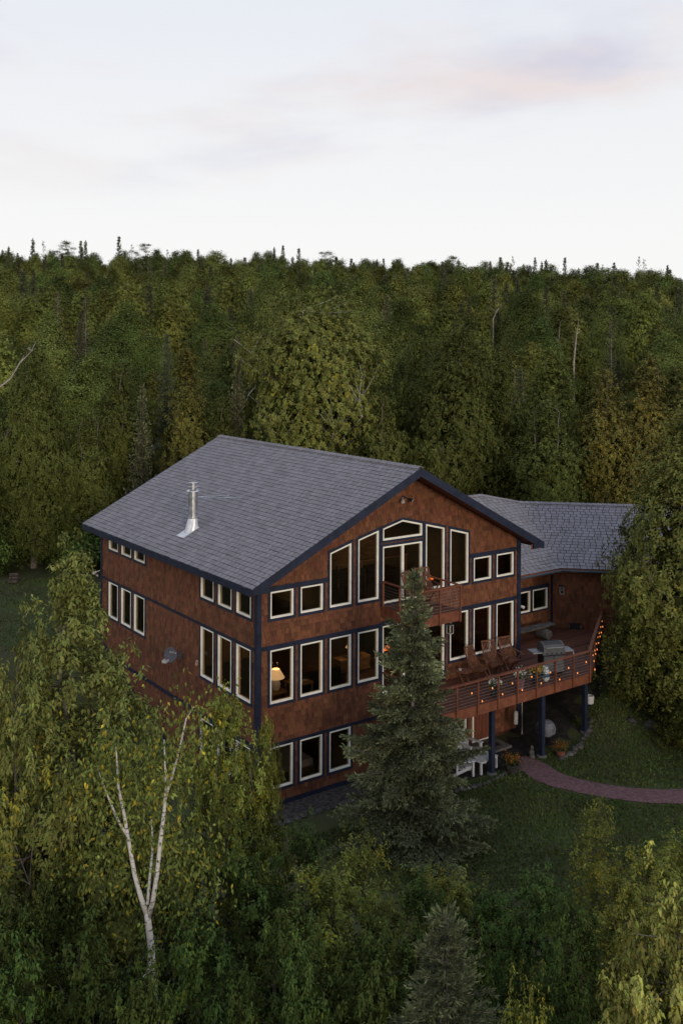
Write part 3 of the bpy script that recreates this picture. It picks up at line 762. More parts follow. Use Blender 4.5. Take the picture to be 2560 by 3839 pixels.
c = [(12.5, -2.55), (13.2, -2.55), (16.75, -.02), (12.5, -.02)]; dk(MB().prism([(x, y, 2.41) for x, y in c], [(x, y, 2.695) for x, y in c]), 'joists', 'deck')
# rim boards
dk(MB().box(5.11, DY - .045, 2.39, 13.27, DY - .003, 2.735), 'rim_board', 'rail')
dk(MB().box(5.105, DY, 2.39, 5.147, -.07, 2.735), 'rim_board', 'rail')
cr0, cr1 = Vector((13.27, DY - .02, 0)), Vector((18.35, 1.05, 0))
dk(MB().beam(cr0 + Vector((.02, -.015, 2.565)), cr1 + Vector((.02, -.015, 2.565)), .042, .34), 'rim_board', 'rail')
# posts below
for x in (5.9, 8.32, 10.9, 13.28):
    y = DY + .22; z = g1(x, y)
    dk(MB().box(x - .085, y - .085, z - .3, x + .085, y + .085, 2.405), 'deck_post', 'navy')
    dk(MB().lathe([(.19, -.3), (.19, .06), (.16, .08)], 14, (x, y, z)), 'footing', 'concrete')
z = g1(16.2, -.3); dk(MB().box(16.1, -.4, z - .3, 16.27, -.23, 2.405), 'deck_post', 'navy')
# railing
RTZ = 3.62
posts = [5.2, 6.35, 7.35, 8.34, 9.30, 10.30, 11.30, 12.28, 13.22]
for x in posts: dk(MB().box(x - .03, DY - .105, 2.42, x + .03, DY - .048, RTZ - .02), 'rail_post', 'rail')
rp = [cr0.lerp(cr1, t) for t in (.2, .4, .6, .8, .985)]
for p in rp: dk(MB().beam(p + Vector((.06, -.045, 2.42)), p + Vector((.06, -.045, RTZ - .02)), .06, .055, up=(0, 1, 0)), 'rail_post', 'rail')
dk(MB().box(5.12, DY - .13, RTZ - .02, 13.30, DY - .01, RTZ + .02), 'top_rail', 'rail')
dk(MB().beam(cr0 + Vector((.09, .07, RTZ)), cr1 + Vector((.05, -.04, RTZ)), .12, .0392), 'top_rail', 'rail')
dk(MB().box(5.13, DY - .01, RTZ - .019, 5.25, -.08, RTZ + .019), 'top_rail', 'rail')
for k in range(7):
    z = 2.83 + k * .108
    dk(MB().tube([(5.2, DY - .076, z), (13.22, DY - .076, z)], .0042, 4), 'cable', 'cable')
    dk(MB().tube([cr0 + Vector((.05, -.03, z)), cr1 + Vector((.04, -.03, z))], .0042, 4), 'cable', 'cable')
    dk(MB().tube([(5.2, DY - .07, z), (5.2, -.07, z)], .0042, 4), 'cable', 'cable')

# balcony
BZ = 6.0
bal = thing('balcony', 'small red brown balcony with cable railing below the gable window', 'balcony', (6.1, -1, BZ)); BO = Vector((6.1, -1, BZ))
def bk(mb, name, mat, parent=bal):
    mb.v = [tuple(Vector(v) - BO) for v in mb.v]; return mb.build(name, mat, parent)
y = -2.0
while y < -.1:
    bk(MB().box(5.15, y, BZ - .035, 7.05, min(y + .138, -.07), BZ), 'plank', 'deck'); y += .144
bk(MB().box(5.13, -2.04, 5.62, 7.07, -2.0, BZ - .01), 'rim_board', 'rail'); bk(MB().box(5.105, -2.04, 5.62, 5.128, -.07, BZ - .01), 'rim_board', 'rail'); bk(MB().box(7.072, -2.04, 5.62, 7.1, -.07, BZ - .01), 'rim_board', 'rail')
bk(MB().box(5.16, -1.99, 5.66, 7.04, -.07, 5.94), 'joists', 'deck')
for x, y in ((5.14, -2.07), (6.1, -2.07), (7.06, -2.07), (5.14, -.11), (7.06, -.11), (7.06, -1.05), (5.14, -1.05)):
    bk(MB().box(x - .03, y - .028, 5.60 if y < -2 else BZ, x + .03, y + .028, 6.86), 'rail_post', 'rail')
bk(MB().box(5.09, -2.11, 6.862, 7.11, -2.0, 6.9), 'top_rail', 'rail'); bk(MB().box(5.09, -1.998, 6.863, 5.2, -.075, 6.899), 'top_rail', 'rail'); bk(MB().box(7.0, -1.998, 6.863, 7.11, -.075, 6.899), 'top_rail', 'rail')
for k in range(7):
    z = 6.08 + k * .108
    bk(MB().tube([(5.14, -.1, z), (5.14, -2.07, z)], .0042, 4), 'cable', 'cable'); bk(MB().tube([(5.14, -2.072, z), (7.06, -2.072, z)], .0042, 4), 'cable', 'cable'); bk(MB().tube([(7.06, -.1, z), (7.06, -2.07, z)], .0042, 4), 'cable', 'cable')

# ------------------------------------------------------------------ furniture
def copy_tree(o, parent=None):
    c = o.copy(); COL.objects.link(c); c.parent = parent
    for ch_ in list(o.children): copy_tree(ch_, c)
    return c
def slat_chair(label, loc, rz, group):
    t = thing('folding_armchair', label, 'chair', loc, rz, group); t.scale = (1.08, 1.08, 1.1)
    # faces -y (towards the rail); back leans to +y
    lean = .22
    for i in range(9):
        x = -.22 + i * .055
        MB().beam((x, .22, .44), (x, .22 + lean, 1.04), .026, .014, up=(0, 1, 0)).build('slat', 'teak', t)
    for s in (-1, 1):
        MB().beam((s * .26, .20, .40), (s * .26, .22 + lean * 1.06, 1.10), .03, .035, up=(0, 1, 0)).build('back_post', 'teak', t)
        MB().beam((s * .27, -.30, .0), (s * .27, .30, .66), .03, .04, up=(0, 1, 0)).build('leg', 'teak', t)
        MB().beam((s * .24, .34, .0), (s * .24, -.24, .64), .03, .04, up=(0, 1, 0)).build('leg', 'teak', t)
        MB().beam((s * .30, -.32, .66), (s * .30, .30, .69), .06, .022).build('armrest', 'teak', t)
    MB().beam((-.27, .22 + lean, 1.09), (.27, .22 + lean, 1.09), .03, .055).build('top_bar', 'teak', t)
    MB().beam((-.27, .23, .45), (.27, .23, .45), .03, .04).build('lower_bar', 'teak', t)
    MB().beam((-.26, -.22, .10), (.26, -.22, .10), .025, .03).build('stretcher', 'teak', t)
    for i in range(7):
        y = -.24 + i * .068
        MB().box(-.25, y, .425, .25, y + .055, .44).build('seat_slat', 'teak', t)
    return t
ch1 = slat_chair('slatted wooden folding armchair beside the round folding table on the deck', (9.15, -.85, DZ + .003), R(14), 'slatted armchairs on the deck')
for lab, loc, rz in (('slatted wooden folding armchair in the middle of the three in the deck row', (10.05, -.72, DZ + .003), R(-14)),
                     ('slatted wooden folding armchair nearest the house corner, beyond the other two on the deck', (10.95, -.74, DZ + .003), R(-8))):
    c_ = copy_tree(ch1); c_.location = loc; c_.rotation_euler = (0, 0, rz); c_['label'] = lab
c_ = copy_tree(ch1); c_.location = (6.0, -.95, BZ + .002); c_.rotation_euler = (0, 0, R(20)); c_['label'] = 'slatted wooden chair at the sliding door end of the small balcony'; c_['group'] = 'slatted chairs on the balcony'
c_ = copy_tree(ch1); c_.location = (6.66, -.80, BZ + .002); c_.rotation_euler = (0, 0, R(-10)); c_['label'] = 'slatted wooden chair showing above the spruce tip on the small balcony'; c_['group'] = 'slatted chairs on the balcony'
# folding table
t = thing('folding_table', 'small round wooden folding table on the deck beside the chairs', 'table', (8.42, -.80, DZ + .003))
MB().lathe([(.29, .50), (.30, .505), (.30, .525), (.29, .53)], 24).build('tabletop', 'teak', t)
for s in (-1, 1):
    MB().beam((s * .14, -.24, 0), (s * .14, .2, .50), .03, .03, up=(0, 1, 0)).build('leg', 'teak', t); MB().beam((s * .11, .24, 0), (s * .11, -.2, .50), .03, .03, up=(0, 1, 0)).build('leg', 'teak', t)
MB().beam((-.14, -.2, .06), (.14, -.2, .06), .025, .025).build('stretcher', 'teak', t)
t = thing('ashtray', 'small pale glass dish standing on the round folding table', 'dish', (8.30, -.72, DZ + .535))
MB().lathe([(.045, 0), (.06, .05), (.05, .05), (.035, .012)], 12).build('bowl', 'pale', t)
# log bench
t = thing('log_bench', 'grey weathered half log bench on two log rounds by the wing wall', 'bench', (14.25, 1.55, DZ))
m_ = MB(); pts = [(-2.05, .16), (-1.4, .17), (0, .19), (1.0, .175), (1.55, .15)]
nn = 12; vs = []; 
for x, r_ in pts:
    for j in range(nn):
        a = math.pi + math.pi * j / (nn - 1); vs.append((x, math.cos(a) * r_ * 1.15, .54 + .05 + math.sin(a) * r_ * .8))
fs = [(i * nn + j, i * nn + j + 1, (i + 1) * nn + j + 1, (i + 1) * nn + j) for i in range(len(pts) - 1) for j in range(nn - 1)] + [(i * nn, (i + 1) * nn, (i + 1) * nn + nn - 1, i * nn + nn - 1) for i in range(len(pts) - 1)] + [tuple(range(nn)), tuple(range((len(pts) - 1) * nn, len(pts) * nn))]
m_.add(vs, fs); m_.build('seat', 'log', t)
for x in (-1.25, .95): MB().tube([(x, -.34, .225), (x, -.2, .23), (x, .2, .23), (x, .3, .22)], [.2, .225, .23, .205], 14).build('leg', 'log', t, smooth=False)
# gas grill
t = thing('gas_grill', 'stainless gas grill with black lid top and side shelves by the deck rail', 'grill', (12.05, -1.75, DZ), R(-22))
MB().box(-.42, -.26, .10, .42, .26, .78).build('cabinet', 'black', t)
for s in (-1, 1): MB().box(s * .21 - .195, -.285, .13, s * .21 + .195, -.262, .74).build('cabinet_door', 'grillgrey', t)
MB().box(-.46, -.30, .785, .46, .30, .93).build('firebox', 'grillgrey', t)
m_ = MB(); prof = [(-.31, .935), (-.31, 1.06), (-.22, 1.17), (-.02, 1.235), (.18, 1.2), (.29, 1.07), (.29, .935)]
m_.prism([(-.43, y, z) for y, z in prof], [(.43, y, z) for y, z in prof]); lid = m_.build('lid', 'grillgrey', t)
m_ = MB(); prof = [(-.215, 1.178), (-.02, 1.243), (.18, 1.208), (.17, 1.19), (-.02, 1.22), (-.21, 1.16)]
m_.prism([(-.36, y, z) for y, z in prof], [(.36, y, z) for y, z in prof]); m_.build('lid_panel', 'black', lid)
MB().tube([(-.34, -.30, 1.08), (-.34, -.37, 1.08), (.34, -.37, 1.08), (.34, -.30, 1.08)], .014, 8).build('handle', 'chrome', lid)
for s in (-1, 1): MB().box(min(s * .465, s * .84), -.27, .86, max(s * .465, s * .84), .27, .90).build('side_shelf', 'chrome', t)
for i in range(4): MB().lathe([(.03, 0), (.026, .03)], 10, (0, 0, 0)).build('knob', 'black', t, loc=(-.3 + i * .2, -.30, .85)).rotation_euler = (R(90), 0, 0)
for x, y in ((-.36, -.2), (.36, -.2), (-.36, .2), (.36, .2)): MB().tube([(x - .02, y, .05), (x + .02, y, .05)], .05, 12).build('caster', 'black', t)
MB().box(.80, -.285, .30, .835, -.27, .84).build('hanging_tool', 'pale', t)
# propane tank
t = thing('propane_tank', 'white propane tank with blue label standing left of the gas grill', 'gas tank', (11.22, -2.25, DZ))
MB().lathe([(.10, 0), (.10, .04), (.14, .07), (.153, .13), (.153, .34), (.14, .40), (.05, .44)], 18).build('tank_body', 'tank', t, smooth=True)
MB().lathe([(.10, .44), (.10, .54), (.09, .54), (.09, .44)], 16).build('collar', 'tank', t)
MB().lathe([(.155, .17), (.155, .30), (.1545, .30)], 18).build('label_band', pmat('blue_print', (0.05, 0.10, 0.2), var=.4, scale=14), t)

# leaf meshes ---------------------------------------------------------------------
def unit_rand(r_, n): v = r_.normal(size=(n, 3)); return v / np.linalg.norm(v, axis=1, keepdims=True)
def nz(v): return v / np.maximum(np.linalg.norm(v, axis=1, keepdims=True), 1e-9)
def leafmesh(name, P, D, Nn, Ln, Wd, T, mat, fold=.18, full=False):
    P, D = np.asarray(P), nz(np.asarray(D)); n = len(P)
    S = nz(np.cross(D, Nn)); Nn = np.cross(S, D)
    Ln = np.broadcast_to(Ln, (n,))[:, None]; Wd = np.broadcast_to(Wd, (n,))[:, None]
    V = np.empty((n, 4, 3))
    if full:
        V[:, 0] = P - S * Wd * .38; V[:, 1] = P + S * Wd * .42; V[:, 2] = P + D * Ln + S * Wd * .22 + Nn * Wd * fold; V[:, 3] = P + D * Ln * .92 - S * Wd * .5
    else:
        V[:, 0] = P; V[:, 1] = P + D * Ln * .42 + S * Wd * .5 + Nn * Wd * fold; V[:, 2] = P + D * Ln; V[:, 3] = P + D * Ln * .42 - S * Wd * .5 + Nn * Wd * fold
    me = bpy.data.meshes.new(name)
    me.vertices.add(4 * n); me.vertices.foreach_set('co', V.astype(np.float32).ravel())
    me.loops.add(4 * n); me.loops.foreach_set('vertex_index', np.arange(4 * n, dtype=np.int32))
    me.polygons.add(n); me.polygons.foreach_set('loop_start', np.arange(0, 4 * n, 4, dtype=np.int32))
    me.update(calc_edges=True)
    a = me.attributes.new('tint', 'FLOAT_COLOR', 'FACE'); c = np.ones((n, 4), np.float32); c[:, :3] = T
    a.data.foreach_set('color', c.ravel())
    me.materials.append(mat)
    return me

def potted(label, loc, potmat, flower, h=.34, r0=.17, fh=.30, group='flower pots', nm='flower_pot', spread=.26, seed=1):
    r_ = np.random.default_rng(seed); t = thing(nm, label, 'flower pot', loc, 0, group)
    MB().lathe([(r0 * .72, 0), (r0, h * .9), (r0 * 1.1, h * .9), (r0 * 1.1, h), (r0 * .95, h), (r0 * .9, h * .86)], 18).build('pot', potmat, t)
    n = 420; P = np.c_[r_.normal(0, spread * .5, n), r_.normal(0, spread * .5, n), h - .02 + np.abs(r_.normal(0, fh * .5, n))]
    mobj('foliage', leafmesh('foliage', P, unit_rand(r_, n) + [0, 0, .5], unit_rand(r_, n), .075, .035, r_.uniform(.6, 1.4, (n, 1)) * np.ones(3), M['potleaf']), t)
    n = 60; P = np.c_[r_.normal(0, spread * .5, n), r_.normal(0, spread * .5, n), h + fh * .45 + np.abs(r_.normal(0, fh * .3, n))]
    Pm = np.repeat(P, 4, 0) + r_.normal(0, .02, (4 * n, 3))
    fo_ = mobj('flowers', leafmesh('flowers', Pm, unit_rand(r_, 4 * n), unit_rand(r_, 4 * n), .05, .045, r_.uniform(.7, 1.2, (4 * n, 1)) * np.ones(3), M[flower]), t); tag(fo_, kind='stuff')
    return t
potted('dark pot of white and yellow flowers behind the deck cables, farthest from the grill', (8.48, -2.36, DZ), 'darkpot', 'petal_w', seed=2, group='flower pots behind the deck cables')
potted('dusky pink pot with pale trailing plant behind the deck cables, middle of three pots', (9.78, -2.3, DZ), 'pinkpot', 'petal_w', h=.40, r0=.2, seed=3, group='flower pots behind the deck cables')
potted('dark pot of yellow flowers behind the deck cables beside the propane tank', (10.68, -2.34, DZ), 'darkpot', 'petal_y', h=.36, r0=.22, seed=4, group='flower pots behind the deck cables')
potted('dark planter of orange and yellow flowers beside the gravel path by the deck post', (8.95, -2.75, g1(8.95, -2.75)), 'darkpot', 'petal_o', h=.36, r0=.26, fh=.3, spread=.34, seed=5, group='planters on the ground')
potted('terracotta pot with a few orange flowers at the foot of the middle deck post', (11.5, -2.75, g1(11.5, -2.75)), 'terracotta', 'petal_o', h=.25, r0=.2, fh=.2, seed=6, group='planters on the ground')

# string lights on the rail
sl = thing('string_lights', 'string of glowing orange bulbs wound along the deck railing', 'string lights', (9.5, DY - .14, 3.3)); SO = Vector((9.5, DY - .14, 3.3))
pts = []; blb = []
k = 0; x = 7.0
while x < 13.15:
    hi = 3.42 - .02 * (k % 3); lo = 2.98 + .05 * (k % 2)
    pts.append((x, DY - .125, hi)); blb.append((x, DY - .135, hi - .16))
    pts.append((x + .5, DY - .125, lo)); blb.append((x + .5, DY - .135, lo - .10)); x += .99; k += 1
rd = (cr1 - cr0).normalized(); px_ = Vector((.09, -.07, 0))
for i in range(14):
    p = cr0 + rd * (.25 + i * .42) + px_; z = 3.45 - (.32 if i % 2 else 0) - .03 * (i % 3)
    pts.append((p.x, p.y, z)); blb.append((p.x, p.y, z - .09))
wire = MB()
wp = []
for a, b in zip(pts, pts[1:]):
    a, b = Vector(a), Vector(b)
    for tt in np.linspace(0, 1, 5, endpoint=False): wp.append(a.lerp(b, tt) - Vector((0, 0, .10 * math.sin(math.pi * tt))) - SO)
wire.tube(wp, .0055, 5); wire.build('wire', 'black', sl)
bm_ = MB().lathe([(.007, .04), (.014, .024), (.021, .0), (.015, -.022), (.003, -.03)], 8).mesh('bulb', 'bulb', True)
for p in blb: mobj('bulb', bm_, sl, Vector(p) - SO)

# satellite dish
SDY, SDZ = 5.45, 3.86
t = thing('satellite_dish', 'grey satellite dish with white lettering on the long shingled wall', 'satellite dish', (-.03, SDY, SDZ))
dn = Vector((-.80, -.56, .22)).normalized(); dc = Vector((-.42, -.05, 0)); dx = Vector((0, 0, 1)).cross(dn).normalized(); dy = dn.cross(dx)
m_ = MB(); vs = []; rr, nn = 5, 28
for back in (0, 1):
    for i in range(rr + 1):
        f = i / rr
        for j in range(nn):
            a = 2 * math.pi * j / nn
            vs.append(dc + dx * (.26 * f * math.cos(a)) + dy * (.29 * f * math.sin(a)) + dn * (.06 * f * f - .018 * back))
fs = []
for back in (0, 1):
    o_ = back * (rr + 1) * nn
    fs += [(o_ + i * nn + j, o_ + i * nn + (j + 1) % nn, o_ + (i + 1) * nn + (j + 1) % nn, o_ + (i + 1) * nn + j) for i in range(rr) for j in range(nn)]
o_ = (rr + 1) * nn; fs += [(rr * nn + j, rr * nn + (j + 1) % nn, o_ + rr * nn + (j + 1) % nn, o_ + rr * nn + j) for j in range(nn)]
m_.add(vs, fs); m_.build('reflector', 'dishgrey', t, smooth=True)
MB().tube([(0.0, .02, -.1), (-.2, 0, -.1), dc - dn * .03], .025, 8).box(-.02, -.1, -.25, .0, .14, .05).build('mount', 'dishgrey', t)
arm0 = dc - dy * .27 + dn * .04; arm1 = dc - dy * .26 + dn * .44 + dx * .0
MB().tube([arm0, arm1], .016, 8).build('arm', 'dishgrey', t)
MB().beam(arm1 - dx * .09 + dy * .05, arm1 + dx * .09 + dy * .05, .08, .08).tube([arm1 + dx * .07 + dy * .06, arm1 + dx * .07 - dn * .14 + dy * .1], .05, 10).tube([arm1 - dx * .07 + dy * .06, arm1 - dx * .07 - dn * .14 + dy * .1], .05, 10).build('receiver', 'pale', t)
cu = bpy.data.curves.new('lettering', 'FONT'); cu.body = 'dish'; cu.size = .13; cu.extrude = .002
to0 = bpy.data.objects.new('lettering_curve', cu); tme = bpy.data.meshes.new_from_object(to0); bpy.data.objects.remove(to0); tme.materials.clear(); tme.materials.append(M['pale']); to = mobj('lettering', tme, t)
o0 = dc - dx * .06 + dy * .07 + dn * .032
mt = Matrix((dx, dy, dn)).transposed().to_4x4(); mt.translation = o0; to.matrix_local = mt
MB().tube([dc + dx * .205 + dy * .09 + dn * .046, dc + dx * .205 + dy * .09 + dn * .054], .026, 10).build('emblem', 'pale', t)
t = thing('cable_box', 'small pale junction box tilted on the long wall beside the satellite dish', 'junction box', (-.03, 4.12, 3.83))
m_ = MB().box(-.06, -.05, -.10, 0, .05, .10); m_.box(-.066, -.045, -.09, -.06, .045, .0); o = m_.build('casing', pmat('buff_plastic', (.42, .27, .2), var=.1), t); o.rotation_euler = (R(24), 0, 0)
# flood lights and lanterns
def flood(label, loc, rz):
    t = thing('flood_light', label, 'flood light', loc, rz, 'flood lights')
    MB().lathe([(.06, 0), (.06, .03)], 14).build('base_plate', 'black', t).rotation_euler = (R(90), 0, 0)
    for s in (-1, 1):
        a = Vector((s * .05, -.04, 0)); b = Vector((s * .15, -.16, -.06))
        m_ = MB().tube([a, b], .015, 6).tube([b, b + Vector((s * .03, -.05, -.03)), b + Vector((s * .07, -.11, -.07))], [.035, .055, .07], 10); h = m_.build('lamp_head', 'black' if s > 0 else 'pale', t)
        MB().tube([b + Vector((s * .07, -.112, -.071)), b + Vector((s * .075, -.12, -.077))], .062, 10).build('lens', 'pale', h)
flood('small twin flood light high on the gable wall under the ridge', (6.1, -.035, 9.82), 0)
flood('twin flood light on the rear corner of the long wall above the leafy birch', (-.07, 12.82, 5.55), R(-90))
flood('dark twin flood light on the house corner above the wing windows', (12.16, .25, 4.95), R(90))
def lantern(label, loc, rz):
    t = thing('wall_lantern', label, 'lantern', loc, rz, 'wall lanterns')
    MB().box(-.05, -.03, -.06, .05, 0, .16).tube([(0, -.03, .10), (0, -.12, .14), (0, -.15, .12)], .012, 6).build('bracket', 'black', t)
    f = MB()
    for x, y in ((-.085, -.06), (.085, -.06), (-.085, -.23), (.085, -.23)): f.box(x - .009, y - .009, -.2, x + .009, y + .009, .1)
    f.box(-.096, -.241, -.215, .096, -.049, -.2).box(-.096, -.241, .1, .096, -.049, .115); f.build('cage', 'pale', t)
    MB().prism([(-.11, -.255, .115), (.11, -.255, .115), (.11, -.035, .115), (-.11, -.035, .115)], [(-.03, -.175, .18), (.03, -.175, .18), (.03, -.115, .18), (-.03, -.115, .18)]).build('roof_cap', 'black', t)
    MB().box(-.08, -.225, -.198, .08, -.065, .098).build('glass', 'glass', t)
    MB().lathe([(.012, -.1), (.03, -.07), (.03, -.03), (.012, .02), (.012, .08)], 10, (0, -.145, 0)).build('lamp', 'pale', t)
lantern('glass wall lantern beside the sliding door under the balcony', (8.26, -.06, 4.75), 0)
lantern('glass wall lantern on the dark wing wall near its inside corner', (17.12, 2.24, 4.50), R(-45))
t = thing('brass_planter', 'low dark box with two brass handles against the foot of the wing wall', 'box', (17.45, 1.75, DZ), R(-45))
MB().box(-.26, -.12, 0, .26, .12, .22).build('body', 'black', t)
for s in (-1, 1): MB().tube([(s * .25, -.13, .02), (s * .25, -.15, .11), (s * .25, -.13, .2)], .014, 6).build('handle', pmat('brass', (.4, .3, .12), metal=.8, rough=.4), t)

# things under the deck
def adirondack(label, loc, rz):
    t = thing('lawn_chair', label, 'chair', loc, rz, 'white plastic lawn chairs')
    for i in range(7):
        x = -.24 + i * .08; hgt = .86 + .10 * math.cos((i - 3) * .5)
        MB().beam((x, .22, .26), (x * 1.12, .52, hgt), .066, .018, up=(0, 1, 0)).build('back_slat', 'whiteplastic', t)
    for i in range(5): MB().beam((-.26, -.30 + i * .11, .38 - i * .028), (.26, -.30 + i * .11, .38 - i * .028), .095, .018).build('seat_slat', 'whiteplastic', t)
    for s in (-1, 1):
        MB().box(s * .33 - .07, -.36, .54, s * .33 + .07, .36, .565).build('armrest', 'whiteplastic', t)
        MB().box(s * .31 - .045, -.34, 0, s * .31 + .045, -.27, .538).build('leg', 'whiteplastic', t)
        MB().beam((s * .27, -.3, .33), (s * .27, .5, .06), .025, .11).build('leg', 'whiteplastic', t)
        MB().box(s * .31 - .04, .28, 0.1, s * .31 + .04, .34, .538).build('leg', 'whiteplastic', t)
adirondack('white lawn chair nearest the ground floor door, its round back against the wall', (8.65, -.85, g1(8.65, -.85) + .02), R(10))
adirondack('white lawn chair half hidden behind the right side branches of the spruce', (7.45, -1.75, g1(7.45, -1.75) + .02), R(70))
adirondack('white lawn chair showing in the gap right at the spruce trunk', (6.0, -1.7, g1(6, -1.7) + .02), R(100))
t = thing('patio_table', 'low white slatted table between the white lawn chairs', 'table', (8.35, -1.9, g1(8.35, -1.9) + .02), R(8))
for i in range(6): MB().box(-.5, -.3 + i * .1, .42, .5, -.21 + i * .1, .445).build('slat', 'whiteplastic', t)
for x in (-.44, .44):
    for y in (-.26, .26): MB().box(x - .035, y - .035, 0, x + .035, y + .035, .415).build('leg', 'whiteplastic', t)
MB().box(-.47, -.28, .37, .47, -.25, .415).box(-.47, .25, .37, .47, .28, .415).build('apron', 'whiteplastic', t)
t = thing('door_slab', 'pale concrete step slab before the ground floor door', 'step', (10.0, -.62, g1(10, -.6)))
MB().box(-.75, -.5, -.05, .62, .5, .10).build('slab', 'concrete', t)
t = thing('door_mat', 'dark door mat lying on the concrete step', 'mat', (9.95, -.62, g1(10, -.6) + .1)); MB().box(-.38, -.25, 0, .38, .25, .015).build('mat', 'black', t)
t = thing('kettle_grill', 'round kettle grill on thin legs under a crumpled grey cover beside the deck', 'grill', (11.45, -2.05, g1(11.45, -2.05)))
r_ = np.random.default_rng(9); m_ = MB(); nn = 20; vs = []
prof = [(.30, .60), (.36, .66), (.37, .80), (.36, .95), (.27, 1.06), (.12, 1.12), (.02, 1.13)]
for r0_, z_ in prof:
    for j in range(nn): q = r0_ * (1 + r_.uniform(-.07, .07)); vs.append((q * math.cos(2 * math.pi * j / nn), q * math.sin(2 * math.pi * j / nn), z_ + r_.uniform(-.02, .02)))
m_.add(vs, [(i * nn + j, i * nn + (j + 1) % nn, (i + 1) * nn + (j + 1) % nn, (i + 1) * nn + j) for i in range(len(prof) - 1) for j in range(nn)] + [tuple(range((len(prof) - 1) * nn, len(prof) * nn))]); m_.build('cover', 'cover', t)
MB().lathe([(.05, .50), (.25, .55), (.32, .66), (.32, .70)], 18).build('bowl', 'black', t)
for a in (90, 210, 330): MB().tube([(.16 * math.cos(R(a)), .16 * math.sin(R(a)), .58), (.28 * math.cos(R(a)), .28 * math.sin(R(a)), 0)], .013, 6).build('leg', 'black', t)
for s in (-1, 1): MB().tube([(s * .36, -.09, .82), (s * .43, -.09, .82), (s * .43, .09, .82), (s * .36, .09, .82)], .014, 6).build('handle', 'black', t)
t = thing('tube_feeder', 'white tube feeder hung from a pale rod under the deck', 'bird feeder', (11.2, -.75, 1.0))
MB().lathe([(.05, -.34), (.085, -.32), (.085, .12), (.05, .16), (.01, .19)], 14).build('tube', 'pale', t); MB().tube([(0, 0, .18), (0, 0, 1.4)], .006, 5).build('hanging_wire', 'black', t)
t = thing('wooden_pole', 'thin pale pole leaning in the dark under the deck', 'pole', (11.6, -.4, g1(11.6, -.4)))
MB().tube([(.1, -.2, 0), (.45, .15, 2.3)], .02, 8).build('shaft', 'deadwood', t)
t = thing('garden_statue', 'small pale garden figure at the foot of the middle deck post', 'statue', (10.55, -2.2, g1(10.5, -2.2)))
MB().lathe([(.11, 0), (.12, .05), (.09, .12), (.10, .22), (.06, .29), (.075, .36), (.05, .43), (.01, .46)], 12).build('figure', 'rock', t)
t = thing('hanging_bucket', 'pale round pot hung on the outer side of the corner deck post', 'pot', (13.52, -2.42, 1.62))
MB().lathe([(.10, -.16), (.15, -.13), (.17, .1), (.155, .16), (.13, .16), (.14, .1)], 14).build('pot', 'pale', t); MB().tube([(-.16, 0, .12), (0, 0, .4), (.16, 0, .12)], .008, 5).build('wire_handle', 'black', t)
# stones: bed edging and rocks
def rockmesh(seed, sx, sy, sz):
    r_ = np.random.default_rng(seed); m_ = MB(); vs = []; nn = 8; lv = [(-1, .55), (-.4, .95), (.2, 1.0), (.7, .72), (1, .25)]
    for zz, rr_ in lv:
        for j in range(nn): q = rr_ * r_.uniform(.8, 1.15); vs.append((sx * q * math.cos(2 * math.pi * j / nn), sy * q * math.sin(2 * math.pi * j / nn), sz * (zz + r_.uniform(-.12, .12))))
    m_.add(vs, [(i * nn + j, i * nn + (j + 1) % nn, (i + 1) * nn + (j + 1) % nn, (i + 1) * nn + j) for i in range(4) for j in range(nn)] + [tuple(range(4 * nn, 5 * nn)), tuple(range(nn - 1, -1, -1))])
    return m_.mesh('rock', 'rock')
rks = [rockmesh(i, .16, .13, .09) for i in range(5)]
def rock(x, y, s, label, group, k=0, rz=None, zs=1):
    o = mobj('rock', rks[k % 5], None, (x, y, g1(x, y) + .03 * s)); o.scale = (s, s, s * zs); o.rotation_euler = (0, 0, rz if rz is not None else random.uniform(0, 6))
    return tag(o, label, 'rock', group)
for i, x in enumerate(np.linspace(.2, 3.4, 12)): rock(x + random.uniform(-.05, .05), -1.25 + .06 * math.sin(x), random.uniform(.7, 1.05), 'small edging stone along the gravel bed before the facade', 'edging stones of the facade bed', i)
for i, x in enumerate(np.linspace(5.6, 8.7, 14)): rock(x, -2.55 - .28 * math.sin((x - 5.6) * .9), random.uniform(.6, 1.1), 'small edging stone along the bed between the spruce and the planter', 'edging stones below the deck', i)
for i, t_ in enumerate(np.linspace(0, 1, 12)): rock(11.3 + 2.6 * t_, -2.95 + .8 * t_ ** 2 + random.uniform(-.05, .05), random.uniform(.7, 1.2), 'small edging stone curving around the bed by the kettle grill', 'edging stones by the kettle grill', i)
for i, (x, y, s) in enumerate(((15.7, -3.6, 2.2), (16.2, -4.2, 1.5), (15.2, -3.1, 1.3), (16.6, -3.4, 1.7), (16.9, -4.6, 1.2))): rock(x, y, s, 'loose boulder on the lawn below the big cedar', 'boulders on the lawn', i)
rock(11.9, -9.0, 2.3, 'lone dark boulder on the grass just below the gravel path', None, 2)
# firewood and brush by the far lawn
for i in range(6):
    p = at(60, 2228, 52.2); row = (0, 0, 0, 1, 1, 2)[i]; col = (-1, 0, 1, -.5, .5, 0)[i]
    x, y = p[0] + .18 * col * .55, p[1] + .18 * col * .83
    o = MB().tube([(-.22, 0, 0), (-.05, .01, .01), (.22, 0, 0)], [.085, .095, .08], 9).build('firewood_log', 'brownbark'); o.location = (x, y, g1(x, y) + .09 + .16 * row); o.rotation_euler = (0, 0, R(-34 + 3 * i))
    tag(o, 'dark cut log in the small stack at the edge of the rear lawn', 'log', 'stacked logs by the rear lawn')

